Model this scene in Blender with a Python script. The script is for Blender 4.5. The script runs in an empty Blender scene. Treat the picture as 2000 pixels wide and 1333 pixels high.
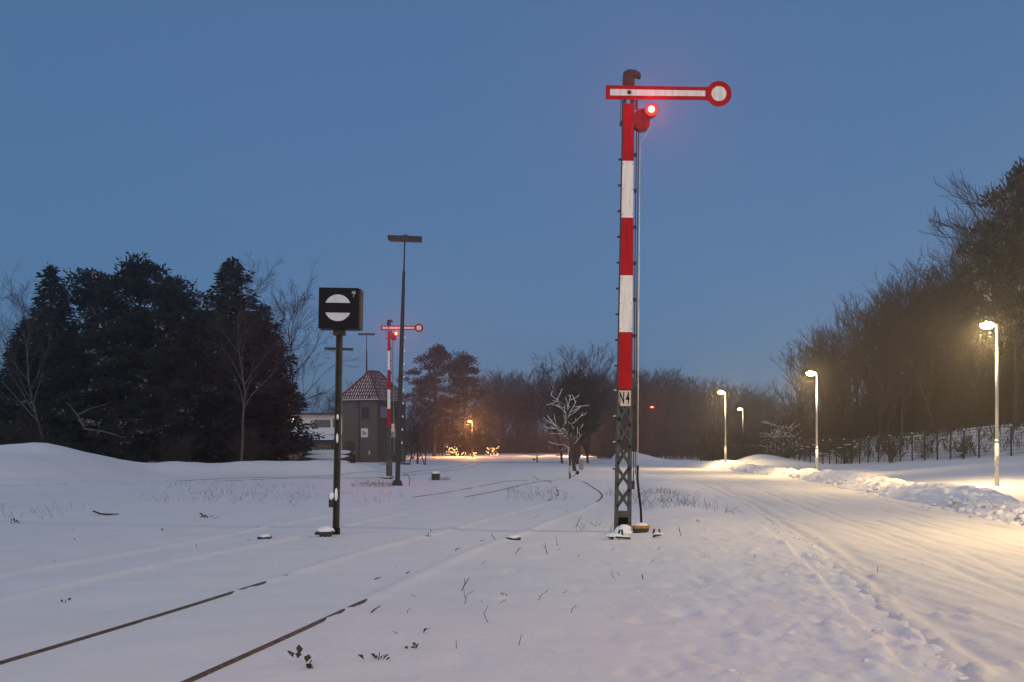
import bpy, math, random
import numpy as np
from mathutils import Vector, Matrix

R = math.radians
SC = bpy.context.scene
COL = SC.collection

# ------------------------------------------------------------------ camera
CAM_H, FPX, HORIZON = 1.5, 2400.0, 880.0       # eye height, focal length and horizon of the 2000 px wide photograph
cam = bpy.data.cameras.new('camera')
cam.sensor_width = 36.0
cam.lens = FPX / 2000.0 * 36.0
cam.shift_y = (HORIZON - 666.5) / 2000.0
cam.clip_end = 3000
cam_o = bpy.data.objects.new('camera', cam)
cam_o.location = (0, 0, CAM_H)
cam_o.rotation_euler = (R(90), 0, 0)
COL.objects.link(cam_o)
SC.camera = cam_o

# ------------------------------------------------------------------ sky, dusk light
SUN_EL, SUN_ROT = 24.0, 196.0
w = bpy.data.worlds.new('World')
SC.world = w
w.use_nodes = True
wn, wl = w.node_tree.nodes, w.node_tree.links
sky = wn.new('ShaderNodeTexSky')
sky.sky_type = 'NISHITA'
sky.sun_disc = False
sky.sun_elevation = R(SUN_EL)
sky.sun_rotation = R(SUN_ROT)
sky.ozone_density = 7.0
sky.air_density = 1.0
sky.dust_density = 0.3
wm = wn.new('ShaderNodeMix')
wm.data_type = 'RGBA'
wm.inputs['Factor'].default_value = 0.8         # a thin even cloud layer over the clear sky
wm.inputs['B'].default_value = (0.95, 2.07, 4.08, 1)
wl.new(sky.outputs[0], wm.inputs['A'])
wl.new(wm.outputs['Result'], wn['Background'].inputs[0])
wn['Background'].inputs[1].default_value = 0.079

sun = bpy.data.lights.new('sun', 'SUN')
sun.energy = 1.42
sun.angle = R(70)
sun.color = (1.0, 0.86, 0.74)
sun_o = bpy.data.objects.new('sun', sun)
_a, _e = R(SUN_ROT), R(SUN_EL)
_d = Vector((math.sin(_a) * math.cos(_e), math.cos(_a) * math.cos(_e), math.sin(_e)))
sun_o.rotation_euler = _d.to_track_quat('Z', 'Y').to_euler()
sun_o.location = (0, -20, 30)
COL.objects.link(sun_o)

vs = SC.view_settings
vs.view_transform = 'Standard'
vs.look = 'None'
vs.gamma = 1
vs.exposure = 0.0
vs.use_curve_mapping = False
cy = SC.cycles
cy.use_denoising = True
cy.max_bounces = 5
cy.diffuse_bounces = 3
cy.glossy_bounces = 2
cy.transmission_bounces = 3
cy.volume_bounces = 0
cy.transparent_max_bounces = 6
cy.sample_clamp_indirect = 4
cy.use_light_tree = True

# ------------------------------------------------------------------ helpers
def at(x, y, d):
    """point of the place that the photograph shows at pixel x, y, d metres ahead"""
    return Vector(((x - 1000.0) / FPX * d, d, CAM_H + (HORIZON - y) / FPX * d))

def rng(seed):
    return np.random.default_rng(seed)

MATS = {}
def mat(name, color, rough=0.7, metal=0.0, noise=0.0, nscale=8.0, bump=0.0, emit=None, estr=0.0, color2=None):
    if name in MATS:
        return MATS[name]
    m = bpy.data.materials.new(name)
    m.use_nodes = True
    N, L = m.node_tree.nodes, m.node_tree.links
    b = N['Principled BSDF']
    b.inputs['Base Color'].default_value = (*color, 1)
    b.inputs['Roughness'].default_value = rough
    b.inputs['Metallic'].default_value = metal
    b.inputs['Specular IOR Level'].default_value = .12 if metal == 0 and rough > .2 else .5
    if noise > 0 or color2 is not None:
        tc = N.new('ShaderNodeTexCoord')
        nz = N.new('ShaderNodeTexNoise')
        nz.inputs['Scale'].default_value = nscale
        nz.inputs['Detail'].default_value = 5
        if 'enamel' in name:
            mp = N.new('ShaderNodeMapping'); mp.inputs['Scale'].default_value = (4, 4, .5)
            L.new(tc.outputs['Object'], mp.inputs['Vector']); L.new(mp.outputs[0], nz.inputs['Vector'])
        else:
            L.new(tc.outputs['Object'], nz.inputs['Vector'])
        rp = N.new('ShaderNodeValToRGB')
        c2 = color2 if color2 is not None else tuple(c * (1 - noise) for c in color)
        c1 = color if color2 is not None else tuple(min(1, c * (1 + noise * .5)) for c in color)
        rp.color_ramp.elements[0].position = .35
        rp.color_ramp.elements[1].position = .65
        rp.color_ramp.elements[0].color = (*c2, 1)
        rp.color_ramp.elements[1].color = (*c1, 1)
        L.new(nz.outputs[0], rp.inputs[0])
        L.new(rp.outputs[0], b.inputs['Base Color'])
        if bump > 0:
            bp = N.new('ShaderNodeBump')
            bp.inputs['Strength'].default_value = bump
            bp.inputs['Distance'].default_value = 0.02
            L.new(nz.outputs[0], bp.inputs['Height'])
            L.new(bp.outputs[0], b.inputs['Normal'])
    if emit is not None:
        b.inputs['Emission Color'].default_value = (*emit, 1)
        b.inputs['Emission Strength'].default_value = estr
    MATS[name] = m
    return m

class MB:
    """collects shapes; build() links them as one mesh object"""
    def __init__(s):
        s.v, s.f, s.n = [], [], 0
    def add(s, v, f):
        v = np.asarray(v, float).reshape(-1, 3)
        s.v.append(v)
        s.f.extend([tuple(i + s.n for i in q) for q in f])
        s.n += len(v)
        return s
    def box(s, c, size, rot=None):
        hx, hy, hz = [q / 2 for q in size]
        v = np.array([(x, y, z) for x in (-hx, hx) for y in (-hy, hy) for z in (-hz, hz)])
        if rot is not None:
            v = v @ np.array(rot.to_3x3()).T
        return s.add(v + np.array(c), [(0, 1, 3, 2), (4, 6, 7, 5), (0, 4, 5, 1), (2, 3, 7, 6), (0, 2, 6, 4), (1, 5, 7, 3)])
    def bar(s, p, q, wd, th, up=(0, 1, 0)):
        p, q = Vector(p), Vector(q)
        d = q - p
        z = d.normalized()
        y = Vector(up)
        y = (y - z * y.dot(z)).normalized()
        x = y.cross(z)
        m = Matrix((x, y, z)).transposed()
        return s.box((p + q) / 2, (wd, th, d.length), m)
    def tube(s, pts, rad, n=8, cap=True):
        pts = [Vector(p) for p in pts]
        rad = [rad] * len(pts) if np.isscalar(rad) else rad
        prev = None
        V, F = [], []
        for i, p in enumerate(pts):
            t = (pts[min(i + 1, len(pts) - 1)] - pts[max(i - 1, 0)])
            t = t.normalized() if t.length > 1e-9 else Vector((0, 0, 1))
            if prev is None:
                a = Vector((0, 1, 0)) if abs(t.y) < .9 else Vector((1, 0, 0))
                prev = (a - t * a.dot(t)).normalized()
            else:
                prev = (prev - t * prev.dot(t)).normalized()
            b = t.cross(prev)
            for k in range(n):
                an = 2 * math.pi * k / n
                V.append(p + (prev * math.cos(an) + b * math.sin(an)) * rad[i])
        for i in range(len(pts) - 1):
            for k in range(n):
                F.append((i * n + k, i * n + (k + 1) % n, (i + 1) * n + (k + 1) % n, (i + 1) * n + k))
        if cap:
            F.append(tuple(range(n))[::-1])
            F.append(tuple((len(pts) - 1) * n + k for k in range(n)))
        return s.add([tuple(q) for q in V], F)
    def prism(s, outline, y0, y1):
        """outline in x,z; extruded along y"""
        n = len(outline)
        V = [(x, y0, z) for x, z in outline] + [(x, y1, z) for x, z in outline]
        F = [tuple(range(n)), tuple(range(2 * n - 1, n - 1, -1))]
        F += [(i, i + n, (i + 1) % n + n, (i + 1) % n) for i in range(n)]
        return s.add(V, F)
    def blob(s, c, size, seed=0, n=10, m=6, rough=.15, flat=False):
        r = rng(seed)
        V, F = [], []
        for j in range(m + 1):
            ph = math.pi * j / m
            for k in range(n):
                th = 2 * math.pi * k / n
                q = 1 + r.uniform(-rough, rough) if 0 < j < m else 1
                z = math.cos(ph)
                if flat and z < 0:
                    z *= .15
                V.append((c[0] + size[0] * q * math.sin(ph) * math.cos(th), c[1] + size[1] * q * math.sin(ph) * math.sin(th), c[2] + size[2] * z * q))
        for j in range(m):
            for k in range(n):
                F.append((j * n + k, (j + 1) * n + k, (j + 1) * n + (k + 1) % n, j * n + (k + 1) % n))
        return s.add(V, F)
    def mesh(s, name):
        me = bpy.data.meshes.new(name)
        me.from_pydata([tuple(q) for q in np.concatenate(s.v)], [], s.f)
        me.update()
        return me
    def build(s, name, m, parent=None, smooth=False):
        return obj(name, s.mesh(name), m, parent, smooth)

def obj(name, me, m=None, parent=None, smooth=False):
    if m is not None and not me.materials:
        me.materials.append(m)
    if smooth:
        me.polygons.foreach_set('use_smooth', [True] * len(me.polygons))
    o = bpy.data.objects.new(name, me)
    COL.objects.link(o)
    if parent is not None:
        o.parent = parent
    return o

def tri_mesh(name, V, F):
    """fast mesh from numpy arrays: V (n,3), F (m,k)"""
    me = bpy.data.meshes.new(name)
    V = np.ascontiguousarray(V, np.float32)
    F = np.ascontiguousarray(F, np.int32)
    k = F.shape[1]
    me.vertices.add(len(V))
    me.vertices.foreach_set('co', V.ravel())
    me.loops.add(F.size)
    me.loops.foreach_set('vertex_index', F.ravel())
    me.polygons.add(len(F))
    me.polygons.foreach_set('loop_start', np.arange(0, F.size, k, dtype=np.int32))
    me.update(calc_edges=True)
    return me

def thing(name, label, cat, loc=(0, 0, 0), rot=(0, 0, 0), group=None, scale=1.0):
    o = bpy.data.objects.new(name, None)
    COL.objects.link(o)
    o.empty_display_size = .2
    o.location = loc
    o.rotation_euler = rot
    o.scale = (scale,) * 3 if np.isscalar(scale) else scale
    return tag(o, label, cat, group)

def tag(o, label=None, cat=None, group=None, kind=None):
    if label: o['label'] = label
    if cat: o['category'] = cat
    if group: o['group'] = group
    if kind: o['kind'] = kind
    return o

# ------------------------------------------------------------------ noise and terrain
_P = rng(7).random((256, 256))
def vnoise(x, y):
    x = np.asarray(x, float); y = np.asarray(y, float)
    xi, yi = np.floor(x).astype(int), np.floor(y).astype(int)
    fx, fy = x - xi, y - yi
    fx = fx * fx * (3 - 2 * fx); fy = fy * fy * (3 - 2 * fy)
    a = _P[xi % 256, yi % 256]; b = _P[(xi + 1) % 256, yi % 256]
    c = _P[xi % 256, (yi + 1) % 256]; d = _P[(xi + 1) % 256, (yi + 1) % 256]
    return (a * (1 - fx) + b * fx) * (1 - fy) + (c * (1 - fx) + d * fx) * fy - .5
def fbm(x, y, o=4):
    s, a = 0, 1.0
    for i in range(o):
        s = s + a * vnoise(x * 2 ** i + 13.7 * i, y * 2 ** i + 5.1 * i)
        a *= .5
    return s
def sstep(a, b, x):
    t = np.clip((np.asarray(x, float) - a) / (b - a), 0, 1)
    return t * t * (3 - 2 * t)

ROAD_L = np.array([(1.2, -30), (1.6, 0), (2.9, 8), (4.7, 20), (6.6, 36), (8.2, 52), (9.3, 70), (9.8, 92), (9.0, 118), (6.0, 150), (-2, 185)], float)
ROAD_R = np.array([(5.5, -30), (6.9, 0), (8.0, 8), (9.6, 20), (11.9, 36), (13.9, 52), (15.6, 70), (16.2, 92), (15.6, 118), (13.0, 150), (6, 190)], float)
def road_l(y): return np.interp(y, ROAD_L[:, 1], ROAD_L[:, 0])
def road_r(y): return np.interp(y, ROAD_R[:, 1], ROAD_R[:, 0])

def spline(pts, step=.5):
    P = [np.array(p, float) for p in pts]
    P = [2 * P[0] - P[1]] + P + [2 * P[-1] - P[-2]]
    out = []
    for i in range(1, len(P) - 2):
        n = max(2, int(np.linalg.norm(P[i + 1] - P[i]) / step))
        for k in range(n):
            t = k / n
            out.append(.5 * (2 * P[i] + (P[i + 1] - P[i - 1]) * t + (2 * P[i - 1] - 5 * P[i] + 4 * P[i + 1] - P[i + 2]) * t * t + (3 * P[i] - P[i - 1] - 3 * P[i + 1] + P[i + 2]) * t ** 3))
    out.append(P[-2])
    return np.array(out)

TRACK_A = spline([(-4.8, -4), (-3.72, 2), (-2.68, 8.2), (-1.95, 13.3), (-.76, 21), (.75, 30), (1.75, 36.5), (2.38, 43), (2.5, 52), (2.35, 62), (1.6, 80), (.2, 108), (-2.0, 150)], .3)
TRACK_B = spline([(-6.6, 5), (-5.55, 13.2), (-4.6, 20), (-3.3, 31), (-2.05, 42), (-.5, 51), (1.05, 59.5), (1.9, 68)], .3)
TRACK_C = spline([(-24, 30), (-16, 41), (-12.3, 50), (-7.6, 69), (-5.4, 86), (-4.4, 115), (-4.0, 150)], .5)

def offset(path, d):
    t = np.gradient(path, axis=0)
    t /= np.linalg.norm(t, axis=1)[:, None]
    return path + np.stack([t[:, 1], -t[:, 0]], 1) * d

RAILS = {}
for _k, _p in (('a', TRACK_A), ('b', TRACK_B), ('c', TRACK_C)):
    RAILS[_k] = (offset(_p, -.7525), offset(_p, .7525))

def smooth_noise_1d(x, seed):
    return fbm(np.asarray(x) * 1.0, np.full(np.shape(x), seed * 3.3), 3)

def rail_show(key, side, y):
    """1 where the rail head is bare, 0 where snow covers it"""
    y = np.asarray(y, float)
    n = smooth_noise_1d(y * 1.9, {'a': 1, 'b': 5, 'c': 9}[key] + side)
    if key == 'a' and side == 0:
        e = np.interp(y, [12.0, 14.6, 36, 37.5, 70, 74], [1, 0, 0, .62, .62, .3])
    elif key == 'a':
        e = np.interp(y, [9.8, 11.2, 13.6, 35.5, 36.5, 56, 58], [1, .75, 0, 0, .95, .95, .32])
    elif key == 'b' and side == 0:
        e = np.where(y < 14, .25, np.where(y < 39, 0.0, np.where(y < 64, .85, .2)))
    elif key == 'b':
        e = np.where(y < 14.5, .25, np.where(y < 40, 0.0, np.where(y < 64, .95, .3)))
    else:
        e = np.where(y < 49, 0, .9)
    return np.clip((e + n * .8 - .3) * 2.2, 0, 1)

def base_h(x, y):
    """snow surface without the small features"""
    x = np.asarray(x, float); y = np.asarray(y, float)
    h = (fbm(x * .09, y * .09, 3) * .16 + fbm(x * .5 + 9, y * .35, 3) * .035) * (1 - .85 * sstep(75, 110, y))
    # mounds along the left, in front of the conifers
    px = np.where(y > 1, x / np.maximum(y, 1) * FPX + 1000, 0)
    h = h + .93 * sstep(-14.4, -18.5, x) * sstep(34, 46, y) * (1 - sstep(50, 58, y)) * (1 + .2 * fbm(x * .2, y * .2, 3))
    yb = 62 + np.clip(x + 14, -6, 8) * 1.6
    h = h + .62 * sstep(-7.0, -9.5, x) * np.where(y < yb, np.exp(-((y - yb) / 3.2) ** 2), np.exp(-((y - yb) / 9.) ** 2)) * (1 + .35 * fbm(x * .4, y * .3, 3))
    h = h + .25 * sstep(-4, -14, x) * sstep(20, 45, y)
    # slope up to the fence on the right of the road
    d = x - road_r(y)
    h = h + np.clip(d - 2.2, 0, 40) * .105 * sstep(30, 55, y) * (1 - .75 * sstep(95, 125, y)) * (1 + .25 * fbm(x * .15, y * .1, 3)) * np.where(d > 0, 1, 0)
    xf = np.interp(y, [60, 66, 74, 83.5, 95, 108, 125], [33.5, 30.6, 27.2, 24.2, 22.6, 21.9, 21.5])
    h = h + .25 * np.clip(x - xf - .4, 0, 6) * sstep(58, 66, y) * (1 - sstep(108, 122, y))
    h = h + .95 * np.exp(-((x - 20.2) / 2.3) ** 2 - ((y - 101) / 7) ** 2)
    h = h + 1.5 * np.exp(-((x - 13.3) / 4.5) ** 2 - ((y - 152) / 4) ** 2) * (1 + .3 * fbm(x * .6, y * .4, 3))
    # the verge between track and road
    h = h + .16 * np.exp(-((x - road_l(y) + 1.9) / 1.1) ** 2) * sstep(20, 30, y) * (1 - sstep(60, 90, y)) * (1 + fbm(x * .7, y * .4, 3))
    return h

def H(x, y):
    """ground surface"""
    x = np.asarray(x, float); y = np.asarray(y, float)
    h = base_h(x, y)
    return np.where((x > road_l(y) - .3) & (x < road_r(y) + .5), h * .35, h)

def ground_z(x, y):
    return float(H(np.array([x]), np.array([y]))[0])

def micro(x, y):
    """clods, prints and ripples in the snow"""
    near = 1 - sstep(18, 60, y)
    m = fbm(x * 2.1, y * 1.6, 4) * .016 * near
    d = x - road_l(y)
    band = np.exp(-((d + .2) / 1.5) ** 2) * (1 - sstep(16, 36, y))
    lumps = np.clip(fbm(x * 4.6 + 3, y * 3.4, 3) - .12, 0, 1)
    lump2 = np.clip(fbm(x * 9 + 31, y * 7, 2) - .16, 0, 1)
    m = m + band * (lumps * .11 + lump2 * .10)
    pits = np.clip(fbm(x * 2.6 + 77, y * 2.0, 2) - .30, 0, 1) * (1 - sstep(12, 30, y)) * sstep(-1.5, 1.0, x)
    pit2 = np.clip(fbm(x * 5.2 + 17, y * 4.2, 2) - .22, 0, 1) * (1 - sstep(12, 26, y)) * sstep(-.5, 2.0, x)
    return m - pits * .13 - pit2 * .10

# ------------------------------------------------------------------ materials
def snow_material(name='snow', color=(.80, .81, .84), scale=1.0, strength=.35):
    m = bpy.data.materials.new(name)
    m.use_nodes = True
    N, L = m.node_tree.nodes, m.node_tree.links
    b = N['Principled BSDF']
    b.inputs['Roughness'].default_value = .65
    b.inputs['Specular IOR Level'].default_value = .25
    tc = N.new('ShaderNodeTexCoord')
    n1 = N.new('ShaderNodeTexNoise'); n1.inputs['Scale'].default_value = 14 * scale; n1.inputs['Detail'].default_value = 6
    n2 = N.new('ShaderNodeTexNoise'); n2.inputs['Scale'].default_value = 1.3 * scale; n2.inputs['Detail'].default_value = 4
    L.new(tc.outputs['Object'], n1.inputs['Vector']); L.new(tc.outputs['Object'], n2.inputs['Vector'])
    rp = N.new('ShaderNodeValToRGB')
    rp.color_ramp.elements[0].position = .3; rp.color_ramp.elements[1].position = .7
    rp.color_ramp.elements[0].color = (*[c * .93 for c in color], 1)
    rp.color_ramp.elements[1].color = (*color, 1)
    L.new(n2.outputs[0], rp.inputs[0]); L.new(rp.outputs[0], b.inputs['Base Color'])
    n3 = N.new('ShaderNodeTexNoise'); n3.inputs['Scale'].default_value = 75 * scale; n3.inputs['Detail'].default_value = 3
    L.new(tc.outputs['Object'], n3.inputs['Vector'])
    ad = N.new('ShaderNodeMath'); ad.operation = 'MULTIPLY_ADD'; ad.inputs[1].default_value = .35
    L.new(n3.outputs[0], ad.inputs[0]); L.new(n1.outputs[0], ad.inputs[2])
    bp = N.new('ShaderNodeBump'); bp.inputs['Strength'].default_value = strength * 1.5; bp.inputs['Distance'].default_value = .022
    L.new(ad.outputs[0], bp.inputs['Height']); L.new(bp.outputs[0], b.inputs['Normal'])
    MATS[name] = m
    return m

SNOW = snow_material('snow', (.83, .81, .80))
SNOW_ROAD = snow_material('packed_snow', (.80, .77, .73), 1.6, .25)
SNOW_PLAIN = mat('snow_cap', (.82, .82, .83), .7, noise=.06, nscale=30, bump=.3)
RED = mat('red_enamel', (.37, .004, .008), .55, noise=.22, nscale=5)
WHITE = mat('white_enamel', (.72, .70, .66), .5, noise=.16, nscale=4)
GREEN_GREY = mat('grey_green_paint', (.075, .08, .068), .6, noise=.35, nscale=9, bump=.2)
DARK_GREY = mat('dark_grey_steel', (.045, .045, .042), .6, noise=.35, nscale=12, bump=.2)
BLACK = mat('black_enamel', (.005, .005, .006), .6, noise=.2, nscale=8)
RUST = mat('rusty_steel', (.12, .085, .06), .6, noise=.4, nscale=20, bump=.3)
ZINC = mat('galvanised_steel', (.42, .42, .40), .45, .35, noise=.15, nscale=15)
CABLE = mat('black_rubber', (.012, .012, .013), .5)
YELLOW = mat('ochre_paint', (.42, .20, .035), .6, noise=.3, nscale=18)
BOXGREEN = mat('dark_green_paint', (.03, .045, .042), .6, noise=.3, nscale=14)
CONCRETE = mat('concrete', (.26, .25, .23), .85, noise=.3, nscale=10, bump=.3)
BARK = mat('bark', (.055, .042, .033), .9, noise=.4, nscale=6, bump=.4)
TWIG = mat('twig_bark', (.046, .039, .034), .9, noise=.3, nscale=3)
BIRCH = mat('birch_bark', (.095, .088, .078), .8, color2=(.045, .038, .033), nscale=4)
PINEBARK = mat('pine_bark', (.05, .037, .03), .9, noise=.4, nscale=5)
FENCEGREY = mat('fence_paint', (.025, .028, .027), .55, noise=.2, nscale=10)
WEED = mat('dry_weed', (.085, .065, .05), .9, noise=.3, nscale=20)
WEEDGREEN = mat('wilted_leaf', (.05, .06, .035), .8, noise=.4, nscale=20)

def needle_material(name, green, snow_amount):
    """needles, some of the sprays holding snow"""
    m = bpy.data.materials.new(name)
    m.use_nodes = True
    N, L = m.node_tree.nodes, m.node_tree.links
    b = N['Principled BSDF']
    b.inputs['Roughness'].default_value = .85
    b.inputs['Specular IOR Level'].default_value = .15
    tc = N.new('ShaderNodeTexCoord')
    nz = N.new('ShaderNodeTexNoise'); nz.inputs['Scale'].default_value = .55; nz.inputs['Detail'].default_value = 6
    nz.inputs['Roughness'].default_value = .72
    L.new(tc.outputs['Object'], nz.inputs['Vector'])
    rp = N.new('ShaderNodeValToRGB')
    e = rp.color_ramp.elements
    e[0].position = .3; e[0].color = (*[c * .6 for c in green], 1)
    e[1].position = .60; e[1].color = (*green, 1)
    s = e.new(.655 - snow_amount); s.color = (*[c * 1.15 for c in green], 1)
    t = e.new(.70 - snow_amount); t.color = (.42, .43, .46, 1)
    L.new(nz.outputs[0], rp.inputs[0]); L.new(rp.outputs[0], b.inputs['Base Color'])
    MATS[name] = m
    return m
NEEDLE = needle_material('spruce_needles', (.018, .024, .017), 0.03)
NEEDLE_PINE = needle_material('pine_needles', (.020, .027, .018), .06)
IVY = mat('ivy_leaves', (.028, .034, .020), .7, noise=.4, nscale=3)

# ------------------------------------------------------------------ ground
def geo_axis(a, b, step, grow, lim_lo, lim_hi):
    mid = list(np.arange(a, b, step))
    lo, hi, s = [a], [mid[-1]], step
    while lo[-1] > lim_lo:
        s *= grow; lo.append(lo[-1] - s)
    s = step
    while hi[-1] < lim_hi:
        s *= grow; hi.append(hi[-1] + s)
    return np.array(lo[:0:-1] + mid + hi[1:])

def rail_level(rl):
    z = H(rl[:, 0], rl[:, 1])
    k = np.ones(15) / 15
    return np.convolve(np.pad(z, 7, 'edge'), k, 'valid')

def rail_dist_apply(x, y, z):
    """lay the snow against the rails: bare heads stand proud, covered ones leave a low ridge"""
    for key in RAILS:
        for side, rl in enumerate(RAILS[key]):
            o = np.argsort(rl[:, 1])
            rx = np.interp(y, rl[o, 1], rl[o, 0], left=1e4, right=1e4)
            t = np.gradient(rl[o, 0], rl[o, 1])
            tt = np.interp(y, rl[o, 1], t)
            d = (x - rx) / np.sqrt(1 + tt ** 2)
            s = rail_show(key, side, y)
            rz = np.interp(y, rl[o, 1], rail_level(rl)[o])
            g = np.exp(-(d / .45) ** 2)
            z = z * (1 - g) + rz * g
            z = z + (1 - s) * .030 * np.exp(-(d / .10) ** 2)
    return z

def build_ground():
    ys = [3.0]
    while ys[-1] < 420:
        ys.append(ys[-1] + max(.05, ys[-1] * .0076))
    back = [3.0]
    s = .08
    while back[-1] > -60:
        s *= 1.14; back.append(back[-1] - s)
    far = [ys[-1]]
    s = 5
    while far[-1] < 640:
        s *= 1.3; far.append(far[-1] + s)
    ys = np.array(back[:0:-1] + ys + far[1:])
    xs = geo_axis(-5.2, 8.2, .042, 1.022, -480, 480)
    X, Y = np.meshgrid(xs, ys)
    Z = H(X, Y)
    infr = (X > road_l(Y) + .12) & (X < road_r(Y) - .12)
    edge = np.minimum(sstep(.02, .5, X - road_l(Y)), sstep(.02, .5, road_r(Y) - X))
    Z = Z + micro(X, Y) * (1 - edge)
    Z = rail_dist_apply(X, Y, Z)
    Z = Z - .12 * edge
    ny, nx = X.shape
    V = np.stack([X, Y, Z], -1).reshape(-1, 3)
    i = np.arange(ny * nx).reshape(ny, nx)
    F = np.stack([i[:-1, :-1], i[:-1, 1:], i[1:, 1:], i[1:, :-1]], -1).reshape(-1, 4)
    o = obj('snowy_ground', tri_mesh('snowy_ground', V, F), SNOW, smooth=True)
    return tag(o, 'snow covered railway yard ground', kind='structure')
build_ground()

def road_surface(x, y):
    z = H(x, y)
    u = (x - road_l(y)) / (road_r(y) - road_l(y))
    n = fbm(x * .6, y * .08, 3) * .03 + fbm(x * 6.0, y * .5, 3) * .022 * (1 - sstep(30, 70, y))
    g = 0
    for c, wd, dp in ((.06, .02, .05), (.12, .025, .045), (.30, .018, .04), (.37, .012, .03), (.45, .014, .03), (.58, .016, .035), (.66, .012, .03), (.73, .012, .025), (.86, .018, .03)):
        wob = .02 * np.sin(y * .16 + c * 20)
        br = .55 + .9 * fbm(y * .35 + c * 40, y * 0 + c * 9, 2)
        g = g - dp * np.exp(-((u - c - wob) / wd) ** 2) * np.clip(br, 0, 1.3)
    fade = 1 - sstep(40, 90, y)
    cl = np.clip(fbm(x * 5.5 + 8, y * 4, 3) - .2, 0, 1) * .12 * (np.exp(-((u - .03) / .13) ** 2) + .35 * np.exp(-((u - .5) / .3) ** 2)) * (1 - sstep(11, 26, y))
    return z + n + g * fade + cl

def build_road():
    ys = [-28.0]
    while ys[-1] < 184:
        ys.append(ys[-1] + max(.06 if ys[-1] > 5 else .5, abs(ys[-1]) * .009))
    us = np.linspace(-.035, 1.035, 190)
    Y, U = np.meshgrid(np.array(ys), us, indexing='ij')
    X = road_l(Y) + U * (road_r(Y) - road_l(Y))
    Z = road_surface(X, Y)
    e = np.minimum(U, 1 - U)
    Z = Z - .10 * sstep(.03, -.035, e) + .01
    ny, nx = X.shape
    V = np.stack([X, Y, Z], -1).reshape(-1, 3)
    i = np.arange(ny * nx).reshape(ny, nx)
    F = np.stack([i[:-1, :-1], i[:-1, 1:], i[1:, 1:], i[1:, :-1]], -1).reshape(-1, 4)
    tag(obj('road', tri_mesh('road', V, F), SNOW_ROAD, smooth=True), 'road under packed snow with faint wheel ruts', kind='structure')
build_road()

def strip_bank(name, label, fx, wdt, hgt, y0, y1, seed, lump):
    """a bank of ploughed snow along a line"""
    ys = [y0]
    while ys[-1] < y1:
        ys.append(ys[-1] + max(.07, ys[-1] * .0032))
    vs_ = np.linspace(-1, 1, 46)
    Y, T = np.meshgrid(np.array(ys), vs_, indexing='ij')
    wn_ = wdt * (1 + .45 * fbm(Y * .22 + seed, Y * 0 + seed, 3))
    X = fx(Y) + T * wn_ + .25 * fbm(Y * .3, Y * 0 + 4 + seed, 2)
    prof = np.clip(1 - T ** 2, 0, 1) ** .8
    hh = hgt * (1 + .9 * fbm(Y * .35 + 3 * seed, Y * 0, 3))
    l1 = np.abs(fbm(X * 1.7 + seed, Y * 1.5, 3)) * 1.3
    l2 = np.clip(fbm(X * 5.6 + seed, Y * 4.4, 3), -.2, 1)
    body = hh * (.72 + lump * l1) + lump * .55 * l2 * hgt
    body = 1.25 * hgt * np.tanh(body / (1.25 * hgt))
    Z = H(X, Y) - .10 + prof * (body + .10) + prof * .05 * fbm(X * 11, Y * 8, 2)
    ny, nx = X.shape
    V = np.stack([X, Y, Z], -1).reshape(-1, 3)
    i = np.arange(ny * nx).reshape(ny, nx)
    F = np.stack([i[:-1, :-1], i[:-1, 1:], i[1:, 1:], i[1:, :-1]], -1).reshape(-1, 4)
    return tag(obj(name, tri_mesh(name, V, F), SNOW, smooth=True), label, 'snow bank', kind='stuff')
strip_bank('snow_bank', 'lumpy ploughed snow bank along the fence side of the road', lambda y: road_r(y) + 1.15, 1.35, .47, 6, 128, 2, 1.0)

def clods():
    """loose lumps of snow thrown to the road edge"""
    r = rng(21)
    mb_v, mb_f, n0 = [], [], 0
    ico = MB(); ico.blob((0, 0, 0), (1, 1, .7), 3, 6, 4, .25)
    bv = np.concatenate(ico.v); bf = np.array(ico.f)
    def put(x, y, s):
        nonlocal n0
        a = r.uniform(0, 6.28)
        v = bv * (s * np.array([r.uniform(.7, 1.5), r.uniform(.7, 1.2), r.uniform(.5, .9)])) * (1 + r.uniform(-.25, .25, bv.shape))
        v = v @ np.array([[math.cos(a), -math.sin(a), 0], [math.sin(a), math.cos(a), 0], [0, 0, 1]]).T
        inroad = road_l(y) < x < road_r(y)
        z = float((road_surface if inroad else (lambda p, q: H(p, q) + micro(p, q)))(np.array([x]), np.array([y]))[0])
        mb_v.append(v + np.array([x, y, z - s * .1])); mb_f.append(bf + n0); n0 += len(bv)
    for k in range(420):
        y = 6.5 + 22 * r.random() ** 1.5
        x = float(road_l(y)) + r.normal(.2, .75)
        put(x, y, .010 + .034 * r.random() ** 3)
    for k in range(60):
        y = 6.5 + 12 * r.random()
        put(r.uniform(.8, 3.2), y, .010 + .03 * r.random() ** 2)
    for k in range(900):
        y = 22 + 80 * r.random() ** 1.3
        x = float(road_r(y)) + r.uniform(-.5, 1.1)
        s = .03 + .13 * r.random() ** 2.2
        n = len(mb_v)
        put(x, y, s)
        d = x - float(road_r(y)) - 1.15
        mb_v[n][:, 2] += max(0, 1 - (d / 1.35) ** 2) * .34 - .02
    o = obj('snow_clods', tri_mesh('snow_clods', np.concatenate(mb_v), np.concatenate(mb_f)), SNOW)
    tag(o, 'loose clods of snow scattered along the road edges', 'snow', kind='stuff')
clods()

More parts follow.
